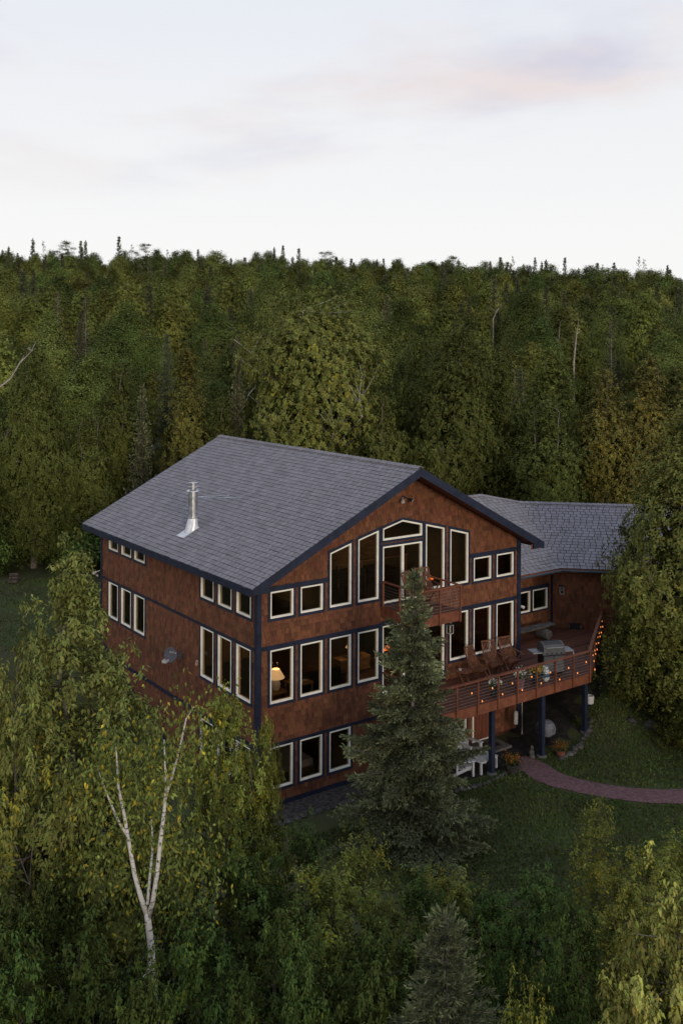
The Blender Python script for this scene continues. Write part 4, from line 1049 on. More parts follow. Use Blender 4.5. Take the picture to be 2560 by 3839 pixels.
# ------------------------------------------------------------------ seen through the windows
def table_lamp(label, loc, lit, s=1.0, watts=14):
    t = thing('table_lamp', label, 'lamp', loc, 0, None)
    MB().lathe([(.12 * s, 0), (.14 * s, .05 * s), (.17 * s, .2 * s), (.12 * s, .33 * s), (.04 * s, .38 * s), (.03 * s, .46 * s)], 18).build('base', 'pale', t, smooth=True)
    MB().lathe([(.30 * s, .42 * s), (.31 * s, .43 * s), (.13 * s, .72 * s), (.12 * s, .72 * s)], 24).build('shade', 'shade' if lit else 'linen', t)
    if lit:
        l = bpy.data.lights.new('lamp_light', 'POINT'); l.energy = watts; l.color = (1, .62, .28); l.shadow_soft_size = .12
        lo = bpy.data.objects.new('lamp_light', l); link(lo, t); lo.location = (0, 0, .9 * s)
table_lamp('lit table lamp with cream shade in the corner window of the middle floor', (1.30, .95, 3.48), True, 1.0, 17)
t = thing('side_table', 'low wooden side table carrying the lit lamp behind the corner window', 'table', (1.30, .95, 2.80))
MB().box(-.32, -.3, .62, .32, .3, .66).build('top', 'woodin', t)
for x in (-.28, .28):
    for y in (-.26, .26): MB().box(x - .025, y - .025, 0, x + .025, y + .025, .62).build('leg', 'woodin', t)
table_lamp('lit lamp with pale shade deep inside the fourth middle floor window', (6.0, 2.9, 3.30), True, .8, 30)
t = thing('cabinet', 'dark wooden cabinet under the lamp deep inside the fourth window', 'cabinet', (6.0, 2.9, 2.8)); MB().box(-.7, -.25, 0, .7, .25, .5).box(-.72, -.27, .46, .72, .27, .495).build('carcass', 'woodin', t)
def sofa(label, loc, rz, wdt=1.9):
    t = thing('sofa', label, 'sofa', loc, rz, 'dark sofas')
    MB().box(-wdt / 2, -.42, .08, wdt / 2, .42, .42).build('seat', 'sofa', t); MB().prism([(-wdt / 2, .22, .42), (wdt / 2, .22, .42), (wdt / 2, .45, .42), (-wdt / 2, .45, .42)], [(-wdt / 2 + .1, .34, .92), (wdt / 2 - .1, .34, .92), (wdt / 2 - .1, .48, .92), (-wdt / 2 + .1, .48, .92)]).build('backrest', 'sofa', t)
    for s in (-1, 1): MB().box(s * (wdt / 2 + .11) - .1, -.42, .08, s * (wdt / 2 + .11) + .1, .42, .62).build('armrest', 'sofa', t)
sofa('dark sofa behind the second and third middle floor windows', (3.3, 1.6, 2.80), R(180)); sofa('dark armchair near the lit corner lamp', (2.0, 2.6, 2.80), R(30), .9)
t = thing('coffee_table', 'dark table with papers behind the second middle floor window', 'table', (2.35, 1.1, 2.80)); MB().box(-.4, -.35, .70, .4, .35, .74).build('top', 'woodin', t)
for x in (-.35, .35):
    for y in (-.3, .3): MB().box(x - .03, y - .03, 0, x + .03, y + .03, .70).build('leg', 'woodin', t)
t = thing('open_book', 'open book lying on the dark table behind the second window', 'book', (2.42, 1.05, 3.545)); MB().box(-.17, -.12, 0, 0.0, .12, .02).box(0.003, -.12, 0, .17, .12, .02).build('pages', 'book', t).rotation_euler = (0, 0, R(20))
t = thing('fireplace', 'dark fireplace with orange flames seen through the middle floor sliding door', 'fireplace', (8.3, 3.6, 2.80), R(0))
MB().box(-.8, .1, 0, .8, .5, 2.2).box(-.8, -.15, 0, -.5, .1, 1.0).box(.5, -.15, 0, .8, .1, 1.0).box(-.85, -.2, 1.0, .85, .12, 1.08).build('surround', 'black', t)
fm = MB()
for x, h_ in ((-.12, .14), (-.04, .22), (.05, .17), (.13, .10), (-.20, .08)): fm.lathe([(.05, 0), (.06, h_ * .3), (.03, h_ * .7), (.004, h_)], 7, (x, -.02, .16))
fm.build('flames', 'flame', t)
t = thing('fire_bowl', 'small glowing table fire bowl inside the upper window behind the balcony chairs', 'fire bowl', (8.0, .62, 6.0))
MB().lathe([(.1, 0), (.1, .34), (.22, .36), (.24, .42), (.2, .42)], 16).build('bowl', 'black', t)
fm = MB()
for x, h_ in ((-.1, .12), (0, .2), (.1, .14)): fm.lathe([(.03, 0), (.04, h_ * .3), (.004, h_)], 7, (x, 0, .41))
fm.build('flames', 'flame', t)
t = thing('bed', 'white made bed behind the middle ground floor window', 'bed', (2.1, 1.6, .03))
MB().box(-.9, -.5, .15, .9, 1.5, .42).build('frame', 'woodin', t); MB().box(-.88, -.48, .42, .88, 1.48, .66).build('mattress', 'linen', t)
for s in (-1, 1): MB().lathe([(.1, -.06), (.3, -.03), (.3, .03), (.1, .06)], 12, (s * .42, 1.2, .74), 1.2, .7).build('pillow', 'linen', t)
t = thing('loft_railing', 'indoor timber railing with horizontal rods behind the upper windows', 'railing', (4.5, 2.6, 5.98))
for x in np.arange(-1.6, 5.0, 1.1): MB().box(x - .04, -.04, 0, x + .04, .04, 1.0).build('post', 'woodin', t)
for k in range(6): MB().tube([(-1.6, 0, .15 + k * .13), (3.95, 0, .15 + k * .13)], .008, 5).build('rod', 'black', t)
MB().box(-1.66, -.05, 1.0, 4.0, .05, 1.05).build('handrail', 'woodin', t)
t = thing('high_back_chair', 'dark upholstered chair seen through the second tall upper window', 'chair', (4.9, 1.2, 5.98), R(160))
MB().box(-.3, -.3, .12, .3, .3, .48).build('seat', 'sofa', t); MB().prism([(-.32, .2, .3), (.32, .2, .3), (.32, .34, .3), (-.32, .34, .3)], [(-.22, .3, 1.25), (.22, .3, 1.25), (.22, .42, 1.25), (-.22, .42, 1.25)]).build('backrest', 'sofa', t)
for x in (-.26, .26):
    for y in (-.26, .26): MB().box(x - .025, y - .025, 0, x + .025, y + .025, .12).build('leg', 'woodin', t)

# ------------------------------------------------------------------ trees
def prof_round(t): return np.sin(np.pi * np.clip(t * .80 + .17, 0, 1)) ** .75
def prof_cone(t): return np.clip((1.03 - t) ** .8, .03, 1) * np.clip(.55 + 2.2 * t, 0, 1)
def prof_dome(t): return np.sqrt(np.clip(1.02 - t ** 2.2, .02, 1)) * np.clip(.5 + 2.0 * t, 0, 1)
def prof_col(t): return np.clip((1.02 - t) / .62, .06, 1) ** .7 * np.clip(.6 + 2.5 * t, 0, 1)
def prof_egg(t): return np.clip(1.01 - np.clip(t, 0, 1) ** 1.45, .01, 1) ** .70 * np.clip(.5 + 2.2 * t, 0, 1)
def prof_spire(t): return np.clip((1.0 - t) * 1.6, .02, 1) * np.clip(.6 + 2.2 * t, 0, 1)
def prof_broad(t): return np.sin(np.pi * np.clip(t * .70 + .22, 0, 1)) ** .62
def prof_wedge(t): return np.clip(.35 + .9 * t, 0, 1) * np.sqrt(np.clip(1.03 - t ** 4, .02, 1))

def crown_points(r_, H, z0, Rr, prof, n, inner=.45, lump=.25):
    t = r_.uniform(0, 1, n * 6); pr_ = prof(t); keep = r_.uniform(0, 1, n * 6) < (pr_ / pr_.max()) ** 1.1 + .06
    t = t[keep][:n]; n = len(t)
    az = r_.uniform(0, 2 * np.pi, n); ph = r_.uniform(0, 6.28, 6)
    lm = 1 + lump * (np.sin(2 * az + ph[0] + 3 * t) * .5 + np.sin(3 * az + ph[1] - 6 * t) * .5 + np.sin(5 * az + ph[2] + 11 * t) * .4 + .5 * np.sin(9 * t * 2 + ph[3]))
    rr = Rr * prof(t) * lm * np.sqrt(r_.uniform(inner ** 2, 1, n))
    return np.c_[rr * np.cos(az), rr * np.sin(az), z0 + (H - z0) * t], t

def wander(r_, p, q, n, amp):
    p, q = np.array(p, float), np.array(q, float); L = np.linalg.norm(q - p)
    t = np.linspace(0, 1, n)[:, None]; o = p + (q - p) * t
    return o + np.cumsum(r_.normal(0, amp * L / n, (n, 3)), 0) * np.sin(np.pi * t * .5) * np.array([1, 1, .4])

def decid(name, H, z0, Rr, prof, ncl, nleaf, leaf, lw, clr, seed, lmat, bark, droop=0., yellow=.03, tr=.14, limbs=14, aniso=.8, inner=.45, lump=.25, stems=1, twigs=True, ycol=(1.7, 1.4, .75), clvar=.26, extra_top=0, lean=(0, 0), core=2400, rnm=.32):
    mass_ = bark != 'brownbark' and leaf > .12 and H > 7.9
    r_ = np.random.default_rng(seed)
    C, t = crown_points(r_, H, z0, Rr, prof, int(ncl * 2.1) if mass_ else ncl, inner, lump * (1.5 if mass_ else 1))
    C[:, 0] += lean[0] * (C[:, 2] / H); C[:, 1] += lean[1] * (C[:, 2] / H)
    if extra_top:
        a = r_.uniform(0, 6.28, extra_top); q = Rr * .12 * r_.uniform(0, 1, extra_top)
        C = np.r_[C, np.c_[q * np.cos(a) + lean[0], q * np.sin(a) + lean[1], H * r_.uniform(.93, 1.0, extra_top)]]
    # trunk and limbs
    tb = MB(); nodes = []
    tops = []
    for s in range(stems):
        off = np.array([0, 0, 0]) if stems == 1 else np.array([math.cos(s * 2.4), math.sin(s * 2.4), 0]) * Rr * .22
        top = np.array([lean[0] * .9, lean[1] * .9, H * .93]) + off + np.r_[r_.normal(0, .05 * Rr, 2), 0]
        pts = wander(r_, off * .15 + [0, 0, -.3], top, 12, .10 if stems > 1 else .07); pts[0, 2] = -.3
        rad = tr * (1 if stems == 1 else .75) * np.linspace(1, .10, 12) ** .9; rad[0] *= 1.35
        tb.tube(pts, list(rad), 8); tops.append((pts, rad))
        for p_, q_ in zip(pts[3:], rad[3:]): nodes.append((p_, q_))
    far = np.argsort(-np.hypot(C[:, 0], C[:, 1]) + r_.normal(0, Rr * .3, len(C)))[:limbs * 3]
    for i in r_.permutation(far)[:limbs]:
        c = C[i]; pts, rad = tops[r_.integers(len(tops))]
        hz = np.hypot(c[0], c[1]); zb = np.clip(c[2] - hz * r_.uniform(.5, 1.1), z0 * .75, H * .85)
        k = np.clip(np.searchsorted(pts[:, 2], zb), 1, 11); b = pts[k]
        lp = wander(r_, b, c, 7, .16); lp[0] = b
        lr = np.linspace(min(rad[k] * .5, tr * .3), .010, 7)
        tb.tube(lp, list(lr), 5)
        for p_, q_ in zip(lp[2:], lr[2:]): nodes.append((p_, q_))
    if twigs:
        NP = np.array([p for p, _ in nodes])
        for c in C[r_.permutation(len(C))[:min(int(len(C) * .6), 170)]]:
            d = np.linalg.norm(NP - c - [0, 0, -.2], axis=1); k = int(d.argmin())
            if .1 < d[k] < Rr * 1.2:
                tw = wander(r_, NP[k], c, 4, .2); tw[0] = NP[k]
                tb.tube(tw, [.016 * max(1, leaf / .1) ** .5, .013, .010, .006], 3, cap=False)
    # leaves: hanging strands or loose tufts around every cluster
    n = nleaf; ci = r_.integers(len(C), size=n)
    sizes = r_.uniform(.65, 1.35, len(C))
    if droop > 0:
        ns = max(len(C) * 7, 1); sc = r_.integers(len(C), size=ns)
        sb = C[sc] + r_.normal(0, 1, (ns, 3)) * clr * sizes[sc][:, None] * [1, 1, aniso]
        si = r_.integers(ns, size=n); ci = sc[si]
        u = r_.uniform(0, 1, n) ** .8
        out_ = nz(np.c_[C[ci][:, :2], np.zeros(n)]) * (u * droop * .25)[:, None]
        P = sb[si] - np.c_[np.zeros((n, 2)), u * droop * r_.uniform(.6, 1.2, ns)[si]] + out_ + r_.normal(0, leaf * .45, (n, 3))
        D = np.array([0, 0, -1.0]) + r_.normal(0, .55, (n, 3))
    else:
        P = C[ci] + r_.normal(0, 1, (n, 3)) * clr * sizes[ci][:, None] * [1, 1, aniso]
        D = unit_rand(r_, n) + nz(np.c_[C[ci][:, :2], np.full(n, .2)]) * .6 + [0, 0, -.25]
    Nn = unit_rand(r_, n) * rnm + nz(P - C[ci] + [0, 0, droop * .5]) * .45 + nz(np.c_[C[ci][:, :2], C[ci][:, 2] - (z0 + (.55 if mass_ else .35) * (H - z0))]) * 1.0 + np.array([0, 0, .3])
    if mass_: D = nz(np.cross(Nn, unit_rand(r_, n))) + [0, 0, -.35]
    else: D = nz(D) * (.6 if bark != 'brownbark' else .35) + nz(np.cross(Nn, unit_rand(r_, n))) * .75
    cv = np.exp(r_.normal(0, clvar, len(C)))[ci] * np.exp(r_.normal(0, .17, n))
    T = cv[:, None] * np.ones(3) * (1 + r_.normal(0, .06, (n, 3)))
    yc = r_.uniform(0, 1, len(C)) < yellow * 1.6
    ym = (r_.uniform(0, 1, n) < yellow) | (yc[ci] & (r_.uniform(0, 1, n) < .6)); T[ym] *= ycol
    L = leaf * r_.uniform(.65, 1.25, n)
    W2 = L * lw / leaf
    if core and mass_:      # big inner sprays that make the crown opaque
        K, _ = crown_points(r_, H * .93, z0 + .03 * H, Rr * .50, prof, core, .0, lump * .6)
        K[:, 0] += lean[0] * (K[:, 2] / H); K[:, 1] += lean[1] * (K[:, 2] / H); m = len(K)
        P = np.r_[P, K]; D = np.r_[D, unit_rand(r_, m)]; Nn = np.r_[Nn, unit_rand(r_, m) * .5 + nz(np.c_[K[:, :2], np.full(m, .5)])]
        L = np.r_[L, Rr * .085 * r_.uniform(.7, 1.3, m)]; W2 = np.r_[W2, Rr * .07 * r_.uniform(.7, 1.3, m)]
        T = np.r_[T, np.exp(r_.normal(0, .2, (m, 1))) * np.ones(3)]
    return dict(trunk=tb.mesh('trunk', bark, True), crown=leafmesh('crown', P, D, Nn, L, W2, T, lmat, full=mass_), H=H, R=Rr)

def spruce(name, H, Rr, z0, dz, nb, shoot, sw, seed, lmat, bark='brownbark', prof=lambda t: (1.02 - t) ** .85, sparse=1.0, tw_step=.13, sh_step=.06, quads=2, droop=.25, gap=0., clvar=.2):
    r_ = np.random.default_rng(seed); tb = MB()
    tk = wander(r_, (0, 0, -.3), (0, 0, H * .99), 10, .012); tr = H * .0125 + .02
    tb.tube(tk, list(tr * np.linspace(1, .06, 10)), 7)
    Ps, Ds, Ns, Ls, Ts = [], [], [], [], []
    z = z0
    while z < H - .06:
        t = (z - z0) / (H - z0); nbr = max(3, int(nb * (1 - .45 * t) + r_.integers(-1, 2)))
        a0 = r_.uniform(0, 6.28)
        for k in range(nbr):
            if r_.uniform() < gap: continue
            az = a0 + 2 * np.pi * k / nbr + r_.normal(0, .22)
            L = max(.08, Rr * prof(t) * r_.uniform(.55, 1.25))
            el = (-.28 + .95 * t ** 1.6) + r_.normal(0, .09)
            d = np.array([math.cos(az) * math.cos(el), math.sin(az) * math.cos(el), math.sin(el)]); zb = z + r_.uniform(-dz, dz) * .5
            s_ = np.linspace(0, 1, 7); pts = np.array([0, 0, zb]) + d * (s_ * L)[:, None] + np.c_[np.zeros((7, 2)), L * (-droop * s_ ** 1.3 + droop * 1.15 * s_ ** 3.2)]
            tb.tube(pts[[0, 3, 6]], [.012 + L * .012, .008 + L * .006, .004], 3, cap=False)
            bv = np.exp(r_.normal(0, clvar))
            sd_ = np.array([-math.sin(az), math.cos(az), 0])
            s0 = .12 if L > .5 else 0.0
            nt_ = max(2, int(L * (1 - s0) / tw_step))
            for s in np.r_[np.linspace(s0, .97, nt_), 1.0]:
                b = np.array([np.interp(s, s_, pts[:, i]) for i in range(3)])
                for sg in ((-1, 1) if s < 1 else (0,)):
                    ln = (.40 * L * (1 - s) ** .8 * min(1, s * 5 + .35) + .10) * r_.uniform(.7, 1.2) if sg else .14 + .03 * L
                    ang = R(48) * (1 - .35 * s); v = d * math.cos(ang) + sd_ * sg * math.sin(ang) if sg else d
                    v = v + r_.normal(0, .12, 3) + np.array([0, 0, -.10 + .22 * s]); v /= np.linalg.norm(v)
                    m_ = max(1, int(ln / sh_step * sparse)); q = np.linspace(.1, 1, m_) * ln
                    base = b + v * q[:, None] + np.c_[np.zeros((m_, 2)), -.18 * q * q / max(ln, .1)]
                    for _ in range(quads):
                        Ps.append(base + r_.normal(0, sw * .5, (m_, 3))); Ds.append(v + r_.normal(0, .42, (m_, 3)) + [0, 0, .1]); Ns.append(r_.normal(0, 1, (m_, 3)) + [0, 0, .5])
                        Ls.append(shoot * r_.uniform(.7, 1.25, m_)); Ts.append(bv * np.exp(r_.normal(0, .22, m_)) * (1 + .25 * (q / max(ln, .05) > .8)))
        z += dz * (1 - .35 * t)
    m_ = 5; P = np.array([0, 0, H - .12]) + np.c_[np.zeros((m_, 2)), np.linspace(0, .1, m_)]
    Ps.append(P); Ds.append(r_.normal(0, .3, (m_, 3)) + [0, 0, 1]); Ns.append(unit_rand(r_, m_)); Ls.append(np.full(m_, shoot * 1.6)); Ts.append(np.ones(m_))
    P, D, Nn, L, T = np.concatenate(Ps), np.concatenate(Ds), np.concatenate(Ns), np.concatenate(Ls), np.concatenate(Ts)
    return dict(trunk=tb.mesh('trunk', bark, True), crown=leafmesh('crown', P, D, Nn, L, sw, T[:, None] * np.ones(3), lmat, fold=.1), H=H, R=Rr)

def put(proto, name, label, cat, x, y, z, sxy, sz, rz, group=None):
    t = thing(name, label, cat, (x, y, z), rz, group); t.scale = (sxy, sxy, sz)
    mobj('trunk', proto['trunk'], t); mobj('crown', proto['crown'], t)
    return t
def plant(proto, name, label, u, vtop, d, hw=None, group=None, cat='tree', rz=None, dzg=0.0, vref=None):
    """a tree whose tip the photograph shows at (u, vtop), standing d metres away"""
    p = at(u, vtop, d); x, y = p[0], p[1]; g = g1(x, y) + dzg
    sz = (p[2] - g) / proto['H']; sx = (hw / FPX * d / proto['R']) if hw else sz
    return put(proto, name, label, cat, x, y, g, sx, sz, random.uniform(0, 6.28) if rz is None else rz, group)

# --- foreground trees -------------------------------------------------------------
big = decid('b', 11.0, 2.2, 2.25, prof_spire, 300, 84000, .108, .048, .19, 21, LM['fgbirch'], 'greybark', droop=.28, yellow=.012, tr=.13, limbs=14, inner=.25, lump=.10, extra_top=7, clvar=.2)
plant(big, 'birch_tree', 'large weeping birch with olive green leaves covering the lower part of the long wall', 285, 2085, 19.6, group='birches in front of the house', rz=2.3)
big2 = decid('b2', 7.0, .5, 2.1, prof_dome, 170, 44000, .108, .048, .26, 22, LM['fgbirch'], 'greybark', droop=.28, yellow=.012, tr=.1, limbs=18, inner=.35, lump=.3, extra_top=3)
plant(big2, 'birch_tree', 'lower olive green birch at the frame edge beside the large weeping birch', 60, 2460, 18.4, 330, group='birches in front of the house', rz=2.2)
sec = decid('b3', 7.2, .8, 2.0, prof_dome, 160, 44000, .104, .048, .25, 23, LM['fgyellow'], 'greybark', droop=.25, yellow=.035, tr=.09, limbs=18, inner=.35, lump=.3, extra_top=5)
plant(sec, 'birch_tree', 'yellow green young birch in front of the near house corner', 860, 2640, 23.5, 235, group='birches in front of the house', rz=.4)
plant(sec, 'birch_tree', 'small yellow green birch below the corner windows of the ground floor', 1010, 2720, 24.5, 90, group='birches in front of the house', rz=3.4)

# forked white birch with two long bare limbs
fb = at(578, 3500, 17.2); FB = np.array([fb[0], fb[1], g1(fb[0], fb[1])])
fbt = thing('birch_tree', 'white barked birch forking into two long bare limbs in the foreground', 'tree', tuple(FB), 0, 'birches in front of the house')
tb = MB()
def px(lst, d0=17.2): return [at(u, v, d0 + dd) - FB for u, v, dd in lst]
tb.tube([(0.05, .1, -.3), *px([(600, 3830, .1), (590, 3650, .05), (586, 3560, 0), (574, 3470, 0), (570, 3430, 0)])], [.085, .075, .064, .060, .058, .054], 9)
tb.tube(px([(571, 3445, 0), (545, 3370, .0), (522, 3290, .1), (498, 3160, .15), (480, 3060, .2), (458, 2960, .25), (452, 2870, .3), (447, 2800, .35)]), [.046, .042, .039, .034, .029, .023, .016, .008], 8)
tb.tube(px([(574, 3450, 0), (590, 3390, -.05), (606, 3280, -.1), (617, 3160, -.1), (630, 3050, -.1), (637, 2960, -.1), (632, 2880, -.1), (628, 2780, -.05)]), [.044, .041, .038, .035, .030, .024, .016, .008], 8)
tb.tube(px([(570, 3400, 0), (578, 3300, .2), (588, 3190, .3), (584, 3080, .35)]), [.028, .024, .02, .01], 6)
tb.tube(px([(637, 2990, -.1), (655, 2930, -.1), (685, 2820, -.1), (710, 2700, -.1), (738, 2655, -.1)]), [.028, .024, .019, .013, .006], 6)
tb.tube(px([(498, 3150, .15), (455, 3080, .2), (405, 2960, .3), (380, 2890, .4)]), [.026, .022, .015, .007], 6)
tb.tube(px([(586, 3620, 0), (570, 3660, -.2), (556, 3672, -.3)]), [.03, .022, .012], 6)
rr = np.random.default_rng(5)
tips = [px([(u, v, dd)])[0] for u, v, dd in ((447, 2800, .35), (628, 2780, -.05), (738, 2655, -.1), (380, 2890, .4), (584, 3080, .35), (420, 2850, .3), (600, 2850, 0), (690, 2800, 0), (520, 3000, .6), (700, 3150, .3), (760, 3230, .5), (400, 3150, .5), (330, 3250, .6), (480, 3350, .8), (660, 3330, .7))]
mobj('trunk', tb.mesh('trunk', 'birchbark', True), fbt)
n = 5200; tp = np.array(tips)[rr.integers(len(tips), size=n)]
mobj('crown', leafmesh('crown', tp + rr.normal(0, 1, (n, 3)) * [.34, .34, .32] - np.c_[np.zeros((n, 2)), rr.uniform(0, .5, n)], rr.normal(0, .5, (n, 3)) + [0, 0, -1], unit_rand(rr, n), .10 * rr.uniform(.7, 1.2, n), .045, np.exp(rr.normal(0, .3, (n, 1))) * np.ones(3) * np.where(rr.uniform(0, 1, (n, 1)) < .12, [[2.2, 1.6, .7]], [[.9, 1.0, .9]]), LM['fgbirch']), fbt)

# bright yellowing tree at the lower corner
brt = decid('b4', 7.6, .6, 2.3, prof_dome, 170, 36000, .135, .082, .29, 24, LM['fgbright'], 'greybark', droop=.3, yellow=.05, tr=.1, limbs=18, inner=.4, lump=.35, extra_top=2, ycol=(1.3, 1.15, .9), clvar=.32)
plant(brt, 'birch_tree', 'bright yellowing tree with large leaves in the lower corner of the view', 2540, 3330, 14.5, 330, group='yellowing trees in the foreground', rz=.3)
plant(brt, 'birch_tree', 'low bright yellowing tree under the larger one at the frame edge', 2400, 3700, 13.2, 300, group='yellowing trees in the foreground', rz=2.9)

# shrubs and saplings between
sh = [decid('s%d' % i, 5.0, .15, 1.7, prof_dome, 110, 21000, .105, .056, .25, 30 + i, LM['shrub'], 'brownbark', droop=.16, yellow=.02 + .03 * (i == 2), tr=.06, limbs=12, inner=.35, lump=.4, stems=3, extra_top=4, clvar=.34) for i in range(3)]
shy = decid('s9', 5.0, .15, 1.6, prof_dome, 100, 20000, .102, .046, .25, 39, LM['fgyellow'], 'brownbark', droop=.26, yellow=.05, tr=.06, limbs=12, inner=.35, lump=.4, stems=3, extra_top=5)
SH = [(930, 3220, 19.5, 250, 0), (680, 3400, 18.6, 230, 1), (330, 3560, 15.0, 300, 0), (120, 3420, 16.0, 250, 1), (760, 3560, 15.5, 260, 2), (1060, 3420, 17.5, 240, 1), (1240, 3260, 20.5, 240, 3), (1370, 3160, 22.5, 200, 3), (1130, 3620, 15.5, 230, 0), (1420, 3480, 17.5, 230, 0), (1420, 3700, 15.0, 240, 2),
      (1700, 3280, 21.5, 220, 3), (1600, 3330, 20.0, 200, 2), (1880, 3350, 20.5, 230, 1), (2030, 3300, 22.0, 220, 0), (1960, 3480, 17.5, 220, 2), (2170, 3400, 19.0, 230, 0), (2340, 3270, 21.5, 200, 3), (2460, 3200, 22.5, 210, 3), (2140, 3560, 16.0, 200, 0), (1800, 3600, 15.6, 150, 2), (520, 3700, 14.2, 240, 1), (960, 3790, 13.8, 220, 1), (1990, 3720, 14.4, 180, 3), (60, 3650, 14.5, 260, 2), (230, 3330, 17.5, 240, 0), (1150, 3120, 22.5, 180, 0), (2580, 3130, 24, 190, 3), (565, 3640, 14.4, 170, 0)]
SHL = ['bushy green sapling just right of the forked white birch, under the yellow green birch', 'tall green sapling close behind the trunk of the forked white birch', 'bushy green sapling in the lower left thicket, left of the forked birch foot', 'tall green sapling at the frame edge under the lower olive birch', 'dull green sapling with yellow leaves right of the forked birch foot', 'tall green sapling in the thicket below the corner windows', 'yellow green arching sapling at the lawn edge left of the big spruce foot', 'yellow green arching sapling touching the left skirt of the big spruce', 'bushy green sapling at the bottom edge left of the young silvery spruce', 'bushy green sapling directly left of the young silvery spruce tip', 'dull green sapling with yellow leaves at the foot of the young silvery spruce', 'yellow green arching sapling right below the big spruce foot', 'dull green sapling between big spruce foot and young silvery spruce', 'tall green sapling right of the young silvery spruce tip', 'bushy green sapling at the lawn edge below the gravel path', 'dull green sapling with yellow leaves between young spruce and yellowing trees', 'bushy green sapling left of the bright yellowing tree', 'yellow green arching sapling at the lawn edge under the lone sapling', 'yellow green arching sapling at the lawn edge above the bright yellowing tree', 'bushy green sapling against the left side of the low yellowing tree', 'dull green sapling hard by the right side of the young silvery spruce', 'tall green sapling at the bottom edge left of the forked birch', 'tall green sapling at the bottom edge under the yellow green birch', 'yellow green sapling at the bottom edge between young spruce and yellowing tree', 'dull green sapling with yellow leaves in the bottom left corner', 'bushy green sapling under the large weeping birch', 'bushy green sapling on the lawn before the ground floor windows', 'yellow green arching sapling at the right frame edge below the path', 'low bushy green sapling right before the foot of the forked white birch']
for i, (u, v, d, hw, k) in enumerate(SH): plant(sh[k] if k < 3 else shy, 'sapling', SHL[i], u, v, d, hw, 'saplings of the front thicket', 'sapling')
sap = decid('sp', 3.2, .5, .75, prof_cone, 40, 3600, .085, .035, .16, 45, LM['fgyellow'], 'greybark', droop=.35, yellow=.12, tr=.03, limbs=10, inner=.2, extra_top=3)
plant(sap, 'sapling', 'lone slender yellow green sapling standing on the lawn below the path', 2255, 2985, 27.5, 110, 'saplings on the lawn', 'sapling')

# blue spruces
bsp = spruce('bs', 8.4, 2.85, .2, .23, 10, .135, .042, 51, LM['bluespruce'], 'greybark', prof=lambda t: np.clip(1.0 - .96 * t, .04, 1) ** 1.08 * (.86 + .15 * math.sin(19 * t + 1.0)), tw_step=.10, sh_step=.045, quads=3, gap=.15, clvar=.30, droop=.16)
q = at(1565, 3150, 31.2); put(bsp, 'spruce_tree', 'dense blue green spruce standing right before the balcony and deck', 'tree', q[0], q[1], g1(q[0], q[1]) - .05, 1.0, 8.42 / 8.4, .6, 'blue spruces')
bs2 = spruce('bs2', 7.3, 1.2, 4.4, .15, 9, .085, .024, 52, LM['bluespruce'], 'greybark', prof=lambda t: np.clip(1.0 - .97 * t, .03, 1) ** .95, tw_step=.07, sh_step=.034, quads=3, gap=.04, clvar=.22, droop=.12)
plant(bs2, 'spruce_tree', 'young silvery spruce in the foreground thicket with a pale leader', 1690, 3425, 14.6, None, 'blue spruces', rz=1.4)

# --- trees around the house -------------------------------------------------------
cedA = decid('cA', 13.5, .8, 3.6, prof_col, 620, 84000, .125, .075, .30, 61, LM['cedar'], 'greybark', droop=.25, yellow=.012, tr=.26, limbs=8, inner=.74, lump=.16, aniso=1.1, extra_top=5, ycol=(1.6, 1.3, .75), clvar=.14)
huge = plant(cedA, 'cedar_tree', 'huge olive cedar rising beside the wing roof at the frame edge', 2610, 1490, 40.5, 310, 'big cedars by the house', rz=.8)
cedB = decid('cB', 8.0, .2, 3.0, prof_egg, 320, 42000, .125, .075, .30, 62, LM['cedar'], 'greybark', droop=.25, yellow=.015, tr=.16, limbs=8, inner=.7, lump=.22, aniso=.9, ycol=(1.6, 1.3, .75), clvar=.14)
spread = plant(cedB, 'cedar_tree', 'spreading cedar hiding the far end of the wing wall and deck rail', 2525, 2020, 41.0, 220, 'big cedars by the house', rz=2.0)
for t_ in (huge, spread):
    for c_ in t_.children:
        if c_.name.startswith('crown'): c_.material_slots[0].link = 'OBJECT'; c_.material_slots[0].material = LM['bigbirch']
plant(cedB, 'cedar_tree', 'low cedar skirt below the huge cedar, dark green over the lawn', 2690, 2180, 39.0, 240, 'big cedars by the house', rz=4.0)
cedC = decid('cC', 12.0, .6, 2.6, prof_col, 440, 56000, .125, .08, .28, 63, LM['cedar'], 'greybark', droop=.2, yellow=.02, tr=.2, limbs=6, inner=.7, lump=.22, aniso=1.1, extra_top=7, ycol=(1.6, 1.3, .75), stems=2, clvar=.14)
gold = decid('cG', 12.0, .6, 2.8, prof_egg, 420, 52000, .125, .085, .32, 64, LM['cedargold'], 'greybark', droop=.15, yellow=.03, tr=.2, limbs=8, inner=.7, lump=.2, extra_top=4, clvar=.14)
rust = decid('cR', 12.0, .6, 2.7, prof_cone, 420, 52000, .125, .085, .30, 65, LM['rust'], 'birchbark', droop=.25, yellow=.04, tr=.16, limbs=8, inner=.6, lump=.22, extra_top=5, clvar=.14, ycol=(1.5, 1.15, .7))
bir = decid('bA', 14.5, 2.6, 5.0, prof_broad, 620, 90000, .125, .095, .42, 66, LM['bigbirch'], 'birchbark', droop=.2, yellow=.015, tr=.24, limbs=22, inner=.68, lump=.2, clvar=.14, stems=2, core=3600)
birB = decid('bB', 13.5, 2.8, 3.4, prof_egg, 380, 54000, .125, .10, .36, 67, LM['birch'], 'greybark', droop=.15, yellow=.012, tr=.19, limbs=8, inner=.72, lump=.18, clvar=.14)
